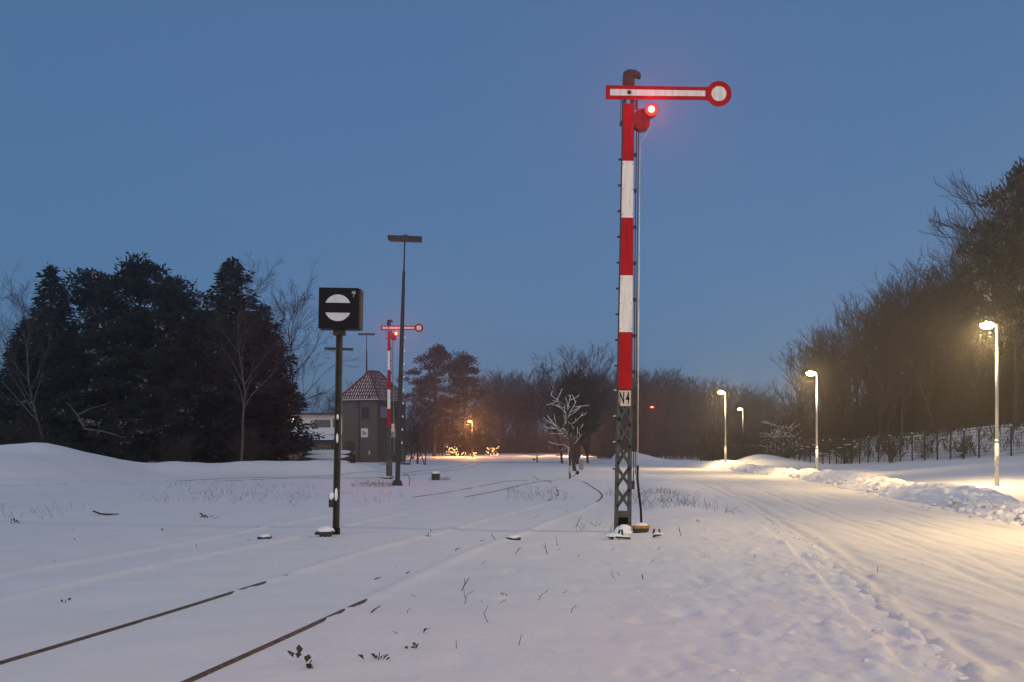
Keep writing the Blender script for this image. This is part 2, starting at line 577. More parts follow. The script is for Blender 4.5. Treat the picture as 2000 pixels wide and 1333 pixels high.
# ------------------------------------------------------------------ tracks
def build_track(name, label, key):
    root = thing(name, label, None)
    root['kind'] = 'structure'
    prof = [(-.017, -.003), (.0, 0), (.017, -.003), (.036, -.022), (.036, -.04), (.012, -.055), (.012, -.13), (-.012, -.13), (-.012, -.055), (-.036, -.04), (-.036, -.022)]
    for side, rl in enumerate(RAILS[key]):
        t = np.gradient(rl, axis=0); t /= np.linalg.norm(t, axis=1)[:, None]
        nrm = np.stack([t[:, 1], -t[:, 0]], 1)
        V = []
        for a, b in prof:
            V.append(np.concatenate([rl + nrm * a, (rail_level(rl) + b + .016)[:, None]], 1))
        V = np.stack(V, 1)
        n, k = V.shape[:2]
        i = np.arange(n * k).reshape(n, k)
        j = np.roll(i, -1, 1)
        F = np.stack([i[:-1], j[:-1], j[1:], i[1:]], -1).reshape(-1, 4)
        obj('rail', tri_mesh('rail', V.reshape(-1, 3), F), RUST, root)
build_track('railway_track', 'railway track curving past both signals, its rails bare near the camera', 'a')
build_track('siding_track', 'siding track joining the curving main track beside the weeds', 'b')
build_track('loading_track', 'pair of thin rails running past the log pile', 'c')

# ------------------------------------------------------------------ semaphore signals
def text_part(name, s, size, m, parent, loc, extr=.002, sx=1.0):
    c = bpy.data.curves.new(name, 'FONT')
    c.body = s
    c.size = size
    c.extrude = extr
    c.offset = size * .02
    c.align_x = 'CENTER'
    c.align_y = 'CENTER'
    tmp = bpy.data.objects.new(name, c)
    COL.objects.link(tmp)
    dg = bpy.context.evaluated_depsgraph_get()
    me = bpy.data.meshes.new_from_object(tmp.evaluated_get(dg))
    bpy.data.objects.remove(tmp)
    me.materials.clear()
    o = obj(name, me, m, parent)
    o.location = loc
    o.rotation_euler = (R(90), 0, 0)
    o.scale = (sx, 1, 1)
    return o

RED_GLASS = mat('red_lens_glow', (.5, .02, .02), .3, emit=(1.0, .010, .014), estr=5)
HOT_GLASS = mat('signal_lamp_core', (.9, .5, .3), .3, emit=(1.0, .42, .13), estr=7)
LANTERN = mat('red_lit_lantern', (.16, .02, .02), .6, noise=.2, nscale=10)  # red glow of the signal lamp put into the body colour
PLATE_CREAM = mat('cream_plate', (.62, .50, .40), .6, noise=.2, nscale=20)

def semaphore(name, label, loc, lean, detail, scale=1.0, wf=1.0, beam=560):
    t = thing(name, label, 'signal', loc, (0, R(lean), 0), 'semaphore signals', scale)
    wb, wt, zt = .30 * wf, .20 * wf, 8.12
    def hw(z): return (wb + (wt - wb) * z / zt) / 2
    dpt = .11
    # the two channel columns
    for s in (-1, 1):
        m = MB()
        pts0, pts1 = (s * hw(-.3), -.3), (s * hw(zt), zt)
        cwd = .058 * wf
        V = []
        for (x, z) in (pts0, pts1):
            for yy in (-dpt, dpt):
                V += [(x, yy, z), (x - s * cwd, yy, z)]
        m.add(V, [(0, 1, 3, 2), (4, 6, 7, 5), (0, 4, 5, 1), (2, 3, 7, 6), (0, 2, 6, 4), (1, 5, 7, 3)])
        m.build('mast_column', GREEN_GREY, t)
    # lattice
    zs = np.arange(.42, 7.9, .395)
    for i, z in enumerate(zs[:-1]):
        for yy in (-dpt + .004, dpt - .004):
            if yy > 0 and not detail:
                continue
            m = MB()
            z0, z1 = z + .03, zs[i + 1] - .03
            m.bar((-hw(z0) + .03, yy, z0), (hw(z1) - .03, yy, z1), .042, .008)
            m.bar((hw(z0) - .03, yy + .009, z0), (-hw(z1) + .03, yy + .009, z1), .042, .008)
            m.build('lattice_brace', GREEN_GREY, t)
    m = MB()
    m.box((0, 0, .33), (hw(.3) * 2 - .118, dpt * 2 - .01, .11))
    m.build('foot_plate', GREEN_GREY, t)
    m = MB()
    m.box((0, dpt * .4, .12), (hw(.3) * 2 - .12, .04, .32))
    m.build('foot_panel', BLACK, t)
    # red and white mast shields
    zz = [(2.60, 3.635, RED), (3.635, 4.665, WHITE), (4.665, 5.71, RED), (5.71, 6.74, WHITE), (6.74, 7.78, RED)]
    for z0, z1, mt in zz:
        m = MB()
        y0, y1 = -dpt - .022, -dpt - .006
        h0, h1 = hw(z0) - .008, hw(z1) - .008
        z0 += .002; z1 -= .002
        V = [(-h0, y0, z0), (h0, y0, z0), (h1, y0, z1), (-h1, y0, z1), (-h0, y1, z0), (h0, y1, z0), (h1, y1, z1), (-h1, y1, z1)]
        m.add(V, [(0, 1, 2, 3), (5, 4, 7, 6), (4, 0, 3, 7), (1, 5, 6, 2), (3, 2, 6, 7), (4, 5, 1, 0)])
        so_ = m.build('mast_shield', mt, t)
        if detail:
            for zq in (z0 + .06, (z0 + z1) / 2, z1 - .06):
                for sx_ in (-1, 1):
                    MB().tube([(sx_ * (hw(zq) - .025), y0 - .006, zq), (sx_ * (hw(zq) - .025), y0 + .001, zq)], .009, 6).build('bolt', DARK_GREY, so_)
    # cap and pulley head
    m = MB()
    m.box((0, 0, 8.20), (.205, .2, .16))
    m.prism([(-.10, 8.285), (.10, 8.285), (.10, 8.30), (.155, 8.29), (.215, 8.27), (.222, 8.315), (.19, 8.37), (.13, 8.405), (.02, 8.425), (-.05, 8.40), (-.10, 8.36)], -.07, .07)
    m.build('mast_cap', DARK_GREY, t)
    # wing
    zw = 7.965
    wing = MB()
    out = [(-.425, zw - .128), (-.425, zw + .128), (1.36, zw + .118)]
    for k in range(17):
        a = R(147 - k * 294 / 16)
        out.append((1.622 + .232 * math.cos(a), zw + .232 * math.sin(a)))
    out.append((1.36, zw - .118))
    wing.prism(out, -.175, -.160)
    wo = wing.build('signal_arm', RED, t)
    MB().prism([(-.345, zw - .058), (1.375, zw - .050), (1.375, zw + .050), (-.345, zw + .058)], -.181, -.1755).build('white_stripe', WHITE, wo)
    MB().prism([(1.622 + .135 * math.cos(2 * math.pi * k / 28), zw + .135 * math.sin(2 * math.pi * k / 28)) for k in range(28)], -.181, -.1755).build('white_disc', WHITE, wo)
    MB().tube([(0, -.10, zw), (0, -.205, zw)], .036, 12).build('pivot', DARK_GREY, t)
    MB().tube([(-.145, -.15, zw - .12), (-.145, -.15, 7.50), (-.12, -.10, 7.44)], .009, 6).build('pull_rod', DARK_GREY, t)
    MB().box((-.135, -.1, 7.42), (.05, .05, .09)).build('crank', DARK_GREY, t)
    # lantern
    ln = MB()
    ln.prism([(.10, 7.42), (.13, 7.36), (.22, 7.31), (.33, 7.33), (.39, 7.40), (.40, 7.60), (.33, 7.70), (.16, 7.70), (.10, 7.6)], -.09, .12)
    lo = ln.build('lantern', LANTERN, t)
    zc = 7.655
    MB().tube([(.40, -.02, zc), (.40, -.20, zc)], .125, 22).build('lens_hood', LANTERN, lo)
    MB().blob((.40, -.198, zc), (.108, .03, .108), 1, 20, 10, 0).build('lens', RED_GLASS, lo, True)
    MB().blob((.40, -.212, zc), (.066, .025, .066), 1, 16, 8, 0).build('lamp_core', HOT_GLASS, lo, True)
    MB().box((.14, -.08, 7.77), (.05, .06, .16)).build('lantern_bracket', DARK_GREY, t)
    lt = bpy.data.lights.new('signal_light', 'POINT')
    lt.energy = 4
    lt.color = (1, .05, .06)
    lt.shadow_soft_size = .1
    lob = bpy.data.objects.new('signal_light', lt)
    COL.objects.link(lob); lob.parent = t; lob.location = (.40, -.36, zc)
    bm = bpy.data.lights.new('signal_beam', 'SPOT')          # the lens throws its light along the track
    bm.energy = beam
    bm.color = (1, .035, .06)
    bm.spot_size = R(84)
    bm.spot_blend = .6
    bm.shadow_soft_size = .06
    bmo = bpy.data.objects.new('signal_beam', bm)
    COL.objects.link(bmo); bmo.parent = t; bmo.location = (.40, -.26, zc); bmo.rotation_euler = (R(-90), 0, 0)
    # pulling rods and cable on the road side
    MB().tube([(.16, 0, 7.6), (.16, 0, 5.0), (.185, 0, 2.2), (.185, 0, .9)], .010, 6).build('pull_rod', DARK_GREY, t)
    MB().tube([(.20, .03, 7.3), (.205, .03, 4.0), (.225, .03, 1.8), (.22, .03, 1.05)], .009, 6).build('pull_rod', DARK_GREY, t)
    MB().tube([(.40, -.05, 7.50), (.39, -.03, 7.36), (.32, 0, 7.24), (.235, .03, 7.10), (.225, .03, 6.9), (.24, .03, 4.0), (.262, .03, 1.2)], .010, 6).build('lamp_cable', ZINC, t)
    for z in np.arange(1.15, 7.2, .47):
        MB().box((-hw(z) - .028, 0, z), (.055, .05, .03)).build('step_peg', DARK_GREY, t)
    for z in np.arange(1.6, 7.4, .66):
        MB().box((hw(z) + .032, 0, z), (.062, .07, .06)).build('rod_guide', DARK_GREY, t)
    if detail:
        for z in np.arange(1.15, 2.9, .47):
            MB().blob((-hw(z) - .03, 0, z + .02), (.033, .03, .018), int(z * 9), 8, 4, .1).build('peg_snow', SNOW_PLAIN, t, True)
        MB().box((.175, 0, .86), (.06, .07, .15)).build('rod_anchor', DARK_GREY, t)
    return t

S1 = at(1216, 1040, 22.4)
S1.z = ground_z(S1.x, 22.4)
sig = semaphore('semaphore_signal', 'tall red and white lattice semaphore signal beside the road, plate reading N4', S1, .75, True)
pl = MB()
pl.prism([(-.075, 2.295), (-.115, 2.36), (-.115, 2.575), (.105, 2.575), (.105, 2.295)], -.140, -.130)
plo = pl.build('number_plate', PLATE_CREAM, sig)
text_part('letter', 'N', .30, BLACK, plo, (-.058, -.1425, 2.435), sx=.42)
text_part('digit', '4', .30, BLACK, plo, (.050, -.1425, 2.435), sx=.42)
MB().tube([(.262, .03, 1.22), (.26, .02, .98), (.29, 0, .7), (.325, 0, .45), (.34, 0, .15), (.34, 0, .05)], .022, 8).build('cable_conduit', CABLE, sig)
MB().blob((0, -.16, -.04), (.19, .14, .19), 5, 14, 8, .08).build('snow_cap', SNOW_PLAIN, sig, True)

bx = thing('cable_box', 'small green cable box with ochre lid and snow cap at foot of signal', 'box', (S1.x + .31, 22.25, S1.z), (0, 0, R(6)), None, .82)
MB().prism([(-.12, -.08), (.04, -.08), (.17, .06), (.17, .10), (-.15, .10), (-.15, .0)], -.11, .11).build('body', BOXGREEN, bx)
MB().prism([(-.16, .101), (.185, .101), (.185, .165), (-.16, .15)], -.12, .12).build('lid', YELLOW, bx)
MB().blob((.02, 0, .155), (.17, .12, .07), 8, 12, 6, .08, True).build('snow_cap', SNOW_PLAIN, bx, True)

def rubble(name, label, cat, x, y, seed, parts):
    z = ground_z(x, y)
    t = thing(name, label, cat, (x, y, z))
    for k, (kind, dx, dy, dz, sx, sy, sz, rz, rx) in enumerate(parts):
        m = MB()
        rot = Matrix.Rotation(R(rz), 3, 'Z') @ Matrix.Rotation(R(rx), 3, 'Y')
        m.box((dx, dy, dz), (sx, sy, sz), rot)
        m.build(kind, DARK_GREY if kind != 'snow_cap' else SNOW_PLAIN, t)
    return t
def snow_lid(t, dx, dy, dz, sx, sy, sz, seed):
    MB().blob((dx, dy, dz), (sx, sy, sz), seed, 12, 6, .12, True).build('snow_cap', SNOW_PLAIN, t, True)
p = at(1222, 1066, 19.4)
t = rubble('iron_pulley', 'low iron pulley frame half buried in snow before the tall signal', 'pulley', p.x, 20.6, 1,
           [('plate', .06, -.05, .03, .24, .10, .03, 8, 5), ('bracket', .0, .06, .09, .03, .06, .14, 0, 12), ('bracket', .06, .06, .09, .03, .06, .14, 0, -8), ('plate', -.16, .02, .04, .14, .12, .03, -20, 25)])
snow_lid(t, -.1, .02, .05, .17, .12, .06, 2); snow_lid(t, .07, -.03, .045, .13, .07, .03, 4)
t = rubble('pulley_bracket', 'small iron bracket poking from snow beside the cable box', 'bracket', S1.x + .45, 20.9, 1,
           [('plate', .0, 0, .04, .15, .08, .03, 0, -14), ('bracket', -.05, .05, .10, .025, .05, .10, 0, 14), ('bracket', .05, .05, .10, .025, .05, .08, 0, -10)])
snow_lid(t, .02, 0, .06, .10, .06, .03, 4)

# far signal
S2 = at(763, 923, 70.0)
S2.z = ground_z(S2.x, 70)
S2.x -= .08
sig2 = semaphore('semaphore_signal', 'smaller looking red and white semaphore signal beside the brick signal box', S2, -.1, False, scale=1.06, wf=.68, beam=750)
MB().box((0, -.02, .42), (.30, .3, 1.0)).build('drive_housing', GREEN_GREY, sig2)
MB().box((.22, -.14, 2.62), (.16, .012, .42)).build('number_plate', PLATE_CREAM, sig2)

# ------------------------------------------------------------------ black shunting signal
B = at(656, 1040, 21.9)
B.z = ground_z(B.x, 21.9)
sh = thing('shunting_signal', 'black box signal with divided white disc on a thin steel post', 'signal', B, (0, R(1.05), 0))
MB().tube([(0, 0, -.1), (0, 0, .12)], .075, 10).build('post_foot', BLACK, sh)
m = MB()
for s in (-1, 1):
    m.box((s * .044, 0, 1.82), (.022, .10, 3.64))
m.box((0, .02, 1.82), (.066, .02, 3.64))
m.build('post', mat('olive_steel', (.055, .052, .038), .6, noise=.4, nscale=6, bump=.2), sh)
MB().box((0, 0, 3.60), (.21, .16, .10)).build('post_head', DARK_GREY, sh)
body = MB()
body.box((0, .0, 4.015), (.70, .40, .72))
bo = body.build('signal_box', BLACK, sh)
MB().box((.37, .02, 4.015), (.035, .38, .70)).build('side_panel', mat('brown_grey_steel', (.06, .05, .045), .6, noise=.3), bo)
r0, zc, gp = .235, 4.02, .088
def half(sgn):
    a0 = math.asin(gp / r0)
    ang = np.linspace(a0, math.pi - a0, 22)
    return [(-.01 + r0 * math.cos(a), zc + sgn * r0 * math.sin(a)) for a in ang][::sgn]
MW = mat('milky_glass', (.60, .60, .60), .4, noise=.08, nscale=6)
MB().prism(half(1), -.212, -.2005).build('upper_half_disc', MW, bo)
MB().prism(half(-1), -.212, -.2005).build('lower_half_disc', MW, bo)
text_part('letter', 'HS', .07, MW, bo, (.265, -.205, 4.292), sx=.8)
text_part('digit', '1', .06, MW, bo, (.265, -.205, 4.235))
MB().box((-.155, -.04, 3.31), (.20, .04, .045)).build('ladder_rest', DARK_GREY, sh)
MB().box((.155, -.04, 3.305), (.20, .04, .045)).build('ladder_rest', DARK_GREY, sh)
MB().box((-.085, -.03, .60), (.08, .12, .22)).build('latch_box', DARK_GREY, sh)
MB().blob((-.08, -.05, .68), (.05, .06, .09), 3, 8, 6, .1).build('snow_cap', SNOW_PLAIN, sh, True)
MB().blob((0, -.06, .72), (.03, .025, .12), 3, 8, 6, .1).build('snow_cap', SNOW_PLAIN, sh, True)
MB().blob((.0, -.06, 1.72), (.022, .02, .09), 3, 8, 6, .1).build('snow_cap', SNOW_PLAIN, sh, True)
MB().blob((.0, -.06, 2.10), (.022, .02, .05), 3, 8, 6, .1).build('snow_cap', SNOW_PLAIN, sh, True)
t = thing('pulley_block', 'snow capped iron pulley block at foot of the black box signal', 'pulley', (B.x - .08, B.y - .55, ground_z(B.x, B.y - .55)))
m = MB()
m.prism([(-.16, .10), (.14, .10), (.09, .02), (.07, .02), (.065, -.06), (.04, -.06), (.03, .02), (0, .02), (-.01, -.06), (-.035, -.06), (-.04, .02), (-.07, .02), (-.075, -.06), (-.11, -.06), (-.11, .03), (-.2, .04), (-.2, .07)], -.08, .08)
m.build('frame', DARK_GREY, t)
snow_lid(t, -.02, 0, .095, .16, .12, .09, 6)

# ------------------------------------------------------------------ boards in the snow
def board(label, px, py, d, wd):
    p = at(px, py, d)
    t = thing('channel_cover', label, 'cover', (p.x, d, ground_z(p.x, d)))
    MB().prism([(-wd / 2, .0), (-wd / 2 + .02, -.03), (wd / 2 - .02, -.03), (wd / 2, .02), (wd / 2, .045), (-wd / 2, .04)], -.1, .1).build('plate', DARK_GREY, t)
    snow_lid(t, 0, 0.02, .035, wd * .52, .13, .055, int(px))
    return t
board('dark cable cover in snow on far side of track, left of the shunting signal', 517, 1052, 20.9, .21)
board('dark cable cover under snow between track and tall signal', 1003, 1060, 20.2, .24)

# ------------------------------------------------------------------ floodlight masts
def flood_mast(label, loc, lean, ztop, wd, rng_, clutter=True):
    t = thing('floodlight_mast', label, 'light mast', loc, (0, R(lean), 0), 'unlit yard floodlight masts')
    MB().tube([(0, 0, -.2), (0, 0, ztop * .66), (0, 0, ztop * .87)], [.105 * rng_, .085 * rng_, .06 * rng_], 10).build('lower_pole', DARK_GREY, t)
    MB().tube([(0, 0, ztop * .865), (0, 0, ztop - .1)], [.034 * rng_, .03 * rng_], 8).build('upper_pole', DARK_GREY, t)
    hd = MB()
    hd.prism([(-wd / 2, ztop + .11), (-wd / 2, ztop - .05), (-wd / 2 + .07, ztop - .12), (wd / 2, ztop - .12), (wd / 2, ztop + .10)], -.16, .16)
    ho = hd.build('floodlight_head', DARK_GREY, t)
    MB().box((.02, 0, ztop + .135), (.17, .16, .05)).build('junction_box', DARK_GREY, ho)
    if clutter:
        MB().prism([(-.32, -.1), (-.24, .0), (-.15, .22), (.15, .22), (.22, 0), (.30, -.1)], -.2, .2).build('base_collar', DARK_GREY, t)
        MB().box((.30, -.05, .92), (.38, .06, .07)).build('bracket_arm', DARK_GREY, t)
        MB().box((.20, 0, 1.3), (.06, .1, .62)).build('fuse_box', GREEN_GREY, t)
        MB().tube([(.22, 0, 1.65), (.45, 0, 1.62), (.52, 0, 1.42), (.44, 0, 1.22), (.24, 0, 1.1)], .016, 6).build('cable_loop', CABLE, t)
        MB().tube([(.24, -.1, .5), (.44, -.1, .46), (.52, -.1, .28), (.5, -.1, 0)], .014, 6).build('cable_loop', CABLE, t)
        for z in np.arange(1.8, 6.3, .55):
            MB().blob((.14, -.04, z), (.035, .035, .05), int(z * 7), 7, 4, .1).build('peg_snow', SNOW_PLAIN, t, True)
    return t
p = at(776, 948, 51.5)
flood_mast('tall dark floodlight mast with T shaped head before the signal box', (p.x, 51.5, ground_z(p.x, 51.5)), 1.75, 10.35, 1.42, 1.0)
p = at(716, 900, 146)
flood_mast('distant thin floodlight mast rising from behind the signal box roof', (p.x, 146, ground_z(p.x, 146)), 0, 15.05, 2.0, 1.4, False)

# ------------------------------------------------------------------ signal box
def brick_material(name, c1, c2, mortar, scale):
    m = bpy.data.materials.new(name)
    m.use_nodes = True
    N, L = m.node_tree.nodes, m.node_tree.links
    b = N['Principled BSDF']; b.inputs['Roughness'].default_value = .9
    tc = N.new('ShaderNodeTexCoord')
    mp = N.new('ShaderNodeMapping'); mp.inputs['Rotation'].default_value = (R(90), 0, 0)
    br = N.new('ShaderNodeTexBrick'); br.inputs['Scale'].default_value = scale
    br.inputs['Color1'].default_value = (*c1, 1); br.inputs['Color2'].default_value = (*c2, 1); br.inputs['Mortar'].default_value = (*mortar, 1)
    br.inputs['Mortar Size'].default_value = .012
    L.new(tc.outputs['Object'], mp.inputs['Vector']); L.new(mp.outputs[0], br.inputs['Vector'])
    nz = N.new('ShaderNodeTexNoise'); nz.inputs['Scale'].default_value = .9; nz.inputs['Detail'].default_value = 5
    L.new(tc.outputs['Object'], nz.inputs['Vector'])
    mx = N.new('ShaderNodeMix'); mx.data_type = 'RGBA'; mx.blend_type = 'MULTIPLY'; mx.inputs['Factor'].default_value = .5
    L.new(br.outputs[0], mx.inputs['A']); L.new(nz.outputs[1], mx.inputs['B'])
    L.new(mx.outputs['Result'], b.inputs['Base Color'])
    MATS[name] = m
    return m
BRICK = brick_material('brown_brick', (.13, .105, .075), (.10, .08, .06), (.14, .13, .11), 3.4)

def tile_material():
    m = bpy.data.materials.new('snowy_clay_tiles')
    m.use_nodes = True
    N, L = m.node_tree.nodes, m.node_tree.links
    b = N['Principled BSDF']; b.inputs['Roughness'].default_value = .75
    tc = N.new('ShaderNodeTexCoord')
    nz = N.new('ShaderNodeTexNoise'); nz.inputs['Scale'].default_value = 1.1; nz.inputs['Detail'].default_value = 4
    L.new(tc.outputs['Object'], nz.inputs['Vector'])
    n2 = N.new('ShaderNodeTexNoise'); n2.inputs['Scale'].default_value = 7; n2.inputs['Detail'].default_value = 2
    L.new(tc.outputs['Object'], n2.inputs['Vector'])
    rp = N.new('ShaderNodeValToRGB')
    rp.color_ramp.elements[0].color = (.075, .026, .024, 1); rp.color_ramp.elements[1].color = (.12, .04, .035, 1)
    L.new(n2.outputs[0], rp.inputs[0]); L.new(rp.outputs[0], b.inputs['Base Color'])
    MATS['tiles'] = m
    return m
TILE = tile_material()

SB = Vector(((731 - 1000) / FPX * 130, 130, 0))
SB.z = ground_z(SB.x, 130)
sb = thing('signal_box', 'square brown brick railway signal box with snowy red hipped roof', 'building', SB, (0, 0, R(-24)))
bw, bd, bh = 4.2, 6.0, 6.55
MB().box((0, 0, bh / 2 - .3), (bw, bd, bh + .6)).build('wall', BRICK, sb)
ov = .32
rv = [(-bw / 2 - ov, -bd / 2 - ov, bh), (bw / 2 + ov, -bd / 2 - ov, bh), (bw / 2 + ov, bd / 2 + ov, bh), (-bw / 2 - ov, bd / 2 + ov, bh), (0, -.95, bh + 3.0), (0, .95, bh + 3.0)]
rm = MB()
rm.add(rv, [(0, 1, 4), (1, 2, 5, 4), (2, 3, 5), (3, 0, 4, 5), (3, 2, 1, 0)])
ro = rm.build('roof', TILE, sb)
def tile_rows(v0, v1, apex0, apex1, nrow, ncol, seed):
    """rows of tile rolls with snow lying in the troughs between them"""
    r = rng(seed)
    ti, sn = MB(), MB()
    v0, v1, a0, a1 = map(Vector, (v0, v1, apex0, apex1))
    nrm = (v1 - v0).cross(a0 - v0).normalized()
    for i in range(nrow):
        t0, t1 = i / nrow, (i + 1) / nrow
        for k in range(ncol):
            u = (k + .5) / ncol
            lo_, hi_ = v0.lerp(a0, t0), v1.lerp(a1, t0)
            wid = (hi_ - lo_).length / ncol
            fullw = (v1 - v0).length / ncol
            # keep tiles of constant width: cut by the hips
            L0, R0 = v0.lerp(a0, t1), v1.lerp(a1, t1)
            ax = (v1 - v0).normalized()
            q = v0 + ax * ((k + .5) * fullw) + ((a0 + a1) / 2 - (v0 + v1) / 2) * t0
            q2 = v0 + ax * ((k + .5) * fullw) + ((a0 + a1) / 2 - (v0 + v1) / 2) * t1
            s = (q - lo_).dot(ax); e_ = (hi_ - q).dot(ax)
            if s < .1 or e_ < .1:
                continue
            m_ = ti if True else sn
            ti.bar(q + nrm * .035, q2 + nrm * .012, fullw * .55, .05, nrm)
            if r.random() < .9:
                o_ = ax * fullw * .5
                if (q + o_ - lo_).dot(ax) > .15 and (hi_ - q - o_).dot(ax) > .15:
                    d_ = q2 - q
                    sn.bar(q + o_ + nrm * .03 + d_ * .1, q + o_ + d_ * r.uniform(.6, .98) + nrm * .02, fullw * .2, .03, nrm)
    return ti, sn
for vv in ((rv[0], rv[1], rv[4], rv[4], 8, 17), (rv[1], rv[2], rv[4], rv[5], 8, 24)):
    a, b = tile_rows(*vv, seed=vv[5])
    to = a.build('roof_tiles', TILE, ro); to['kind'] = 'stuff'
    so = b.build('roof_snow', SNOW_PLAIN, ro); so['kind'] = 'stuff'
for a, b in ((rv[0], rv[4]), (rv[1], rv[4]), (rv[4], rv[5]), (rv[2], rv[5]), (rv[3], rv[5])):
    MB().tube([Vector(a) + Vector((0, 0, .03)), Vector(b) + Vector((0, 0, .05))], .11, 8).build('ridge_tile', TILE, ro)
m = MB()
m.box((0, -bd / 2 - ov - .05, bh - .06), (bw + 2 * ov + .2, .12, .12)); m.box((bw / 2 + ov + .05, 0, bh - .06), (.12, bd + 2 * ov - .03, .12))
m.build('gutter', ZINC, sb)
DGLASS = mat('dark_window_glass', (.012, .014, .018), .08)
PGLASS = mat('painted_reflection_pane', (.22, .25, .29), .35)  # pale reflection painted into the pane colour
FRAME = mat('window_frame_paint', (.10, .09, .08), .6)
def window(parent, c, wd, hg, gm, face='front', bars=1):
    f = MB()
    if face == 'front':
        f.box(c, (wd + .14, .10, hg + .14)); fo = f.build('window', FRAME, parent)
        MB().box((c[0], c[1] - .035, c[2]), (wd, .06, hg)).build('pane', gm, fo)
        for k in range(bars):
            MB().box((c[0] - wd / 2 + wd * (k + 1) / (bars + 1), c[1] - .07, c[2]), (.05, .03, hg)).build('glazing_bar', FRAME, fo)
    else:
        f.box(c, (.10, wd + .14, hg + .14)); fo = f.build('window', FRAME, parent)
        MB().box((c[0] + .035, c[1], c[2]), (.06, wd, hg)).build('pane', gm, fo)
        for k in range(bars):
            MB().box((c[0] + .07, c[1] - wd / 2 + wd * (k + 1) / (bars + 1), c[2]), (.03, .05, hg)).build('glazing_bar', FRAME, fo)
    return fo
window(sb, (.75, -bd / 2 - .03, 5.1), .78, 1.25, DGLASS)
window(sb, (bw / 2 + .03, -bd / 2 + 1.55, 5.2), 1.9, 1.15, PGLASS, 'side', 2)
window(sb, (bw / 2 + .03, 1.2, 5.2), 1.2, 1.15, DGLASS, 'side', 1)
SIGNW = mat('sign_white', (.62, .62, .64), .5, noise=.08)
s_o = MB().box((.62, -bd / 2 - .03, 3.05), (.80, .04, .92)).build('name_sign', SIGNW, sb)
text_part('letters', 'Sn', .62, BLACK, s_o, (.62, -bd / 2 - .056, 3.02), .004, .8)
s_o = MB().box((bw / 2 + .03, .3, 3.05), (.04, .8, .92)).build('name_sign', SIGNW, sb)
MB().box((-bw / 2 + 1.0, -bd / 2 - .02, 1.15), (.95, .06, 2.1)).build('door', mat('brown_door', (.06, .045, .035), .7), sb)
MB().box((bw / 2 - .9, -bd / 2 - .04, 1.0), (.12, .08, .4)).build('wall_box', SIGNW, sb)
MB().tube([(-.05, -bd / 2 - .06, .2), (-.05, -bd / 2 - .06, bh)], .045, 6).build('down_pipe', DARK_GREY, sb)

# ------------------------------------------------------------------ houses behind the conifers
CREAM = mat('cream_render', (.74, .68, .60), .9, noise=.1, nscale=2)
TERRA = mat('salmon_render', (.38, .22, .15), .9, noise=.1, nscale=2)
WARM = mat('lit_window', (.8, .6, .3), .4, emit=(1.0, .62, .28), estr=3.5)
hp = at(612, 868, 175)
hs = thing('apartment_house', 'pale two storey house with wide balcony and salmon ground floor', 'house', (hp.x, 175, 0), (0, 0, R(-5)))
MB().box((0, 0, 1.7), (11, 8, 3.6)).build('ground_floor', TERRA, hs)
MB().box((.3, .6, 5.0), (9.6, 7, 2.99)).build('upper_floor', CREAM, hs)
MB().box((.3, .3, 6.62), (10.4, 8.2, .22)).build('roof', DARK_GREY, hs)
MB().box((0, -4.35, 3.62), (10.6, 1.0, .22)).build('balcony_slab', CONCRETE, hs)
bal = MB(); bal.box((0, -4.82, 4.2), (10.6, .06, .9)); bal.build('balcony_parapet', mat('grey_white_render', (.58, .58, .60), .8), hs)
window(hs, (2.0, -2.93, 5.0), 2.2, 1.4, DGLASS, 'front', 2)
window(hs, (-2.6, -2.93, 5.0), 1.1, 1.8, WARM, 'front', 1)
window(hs, (4.0, -2.93, 5.0), .8, 1.6, DGLASS, 'front', 1)

lp = at(565, 895, 120)
sd = thing('storage_shed', 'long low shed with snow covered roof behind the log pile', 'shed', (lp.x, 120, ground_z(lp.x, 120)), (0, 0, R(4)))
WOOD = mat('weathered_boards', (.14, .115, .085), .85, noise=.35, nscale=4)
MB().box((0, 0, .95), (8.4, 4, 2.5)).build('wall', WOOD, sd)
for k in range(15):
    MB().box((-3.9 + k * .56, -2.04, .7), (.16, .08, 1.7)).build('plank', mat('dark_boards', (.04, .035, .03), .85), sd)
m = MB(); m.add([(-4.5, -2.5, 2.25), (4.5, -2.5, 2.25), (4.5, 2.5, 2.55), (-4.5, 2.5, 3.35), (-4.5, -2.5, 2.02), (4.5, -2.5, 2.02), (4.5, 2.5, 2.02), (-4.5, 2.5, 2.02)],
                [(0, 1, 2, 3), (4, 7, 6, 5), (0, 4, 5, 1), (1, 5, 6, 2), (2, 6, 7, 3), (3, 7, 4, 0)])
ro2 = m.build('roof', mat('bitumen', (.03, .035, .045), .7), sd)
m = MB(); m.add([(-4.45, -2.42, 2.27), (4.45, -2.42, 2.27), (4.45, 2.5, 2.60), (-4.45, 2.5, 3.45), (-4.45, -2.42, 2.38), (4.45, -2.42, 2.36), (4.45, 2.5, 2.7), (-4.45, 2.5, 3.75)],
                [(0, 3, 2, 1), (4, 5, 6, 7), (0, 1, 5, 4), (1, 2, 6, 5), (2, 3, 7, 6), (3, 0, 4, 7)])
m.build('roof_snow', SNOW_PLAIN, ro2)

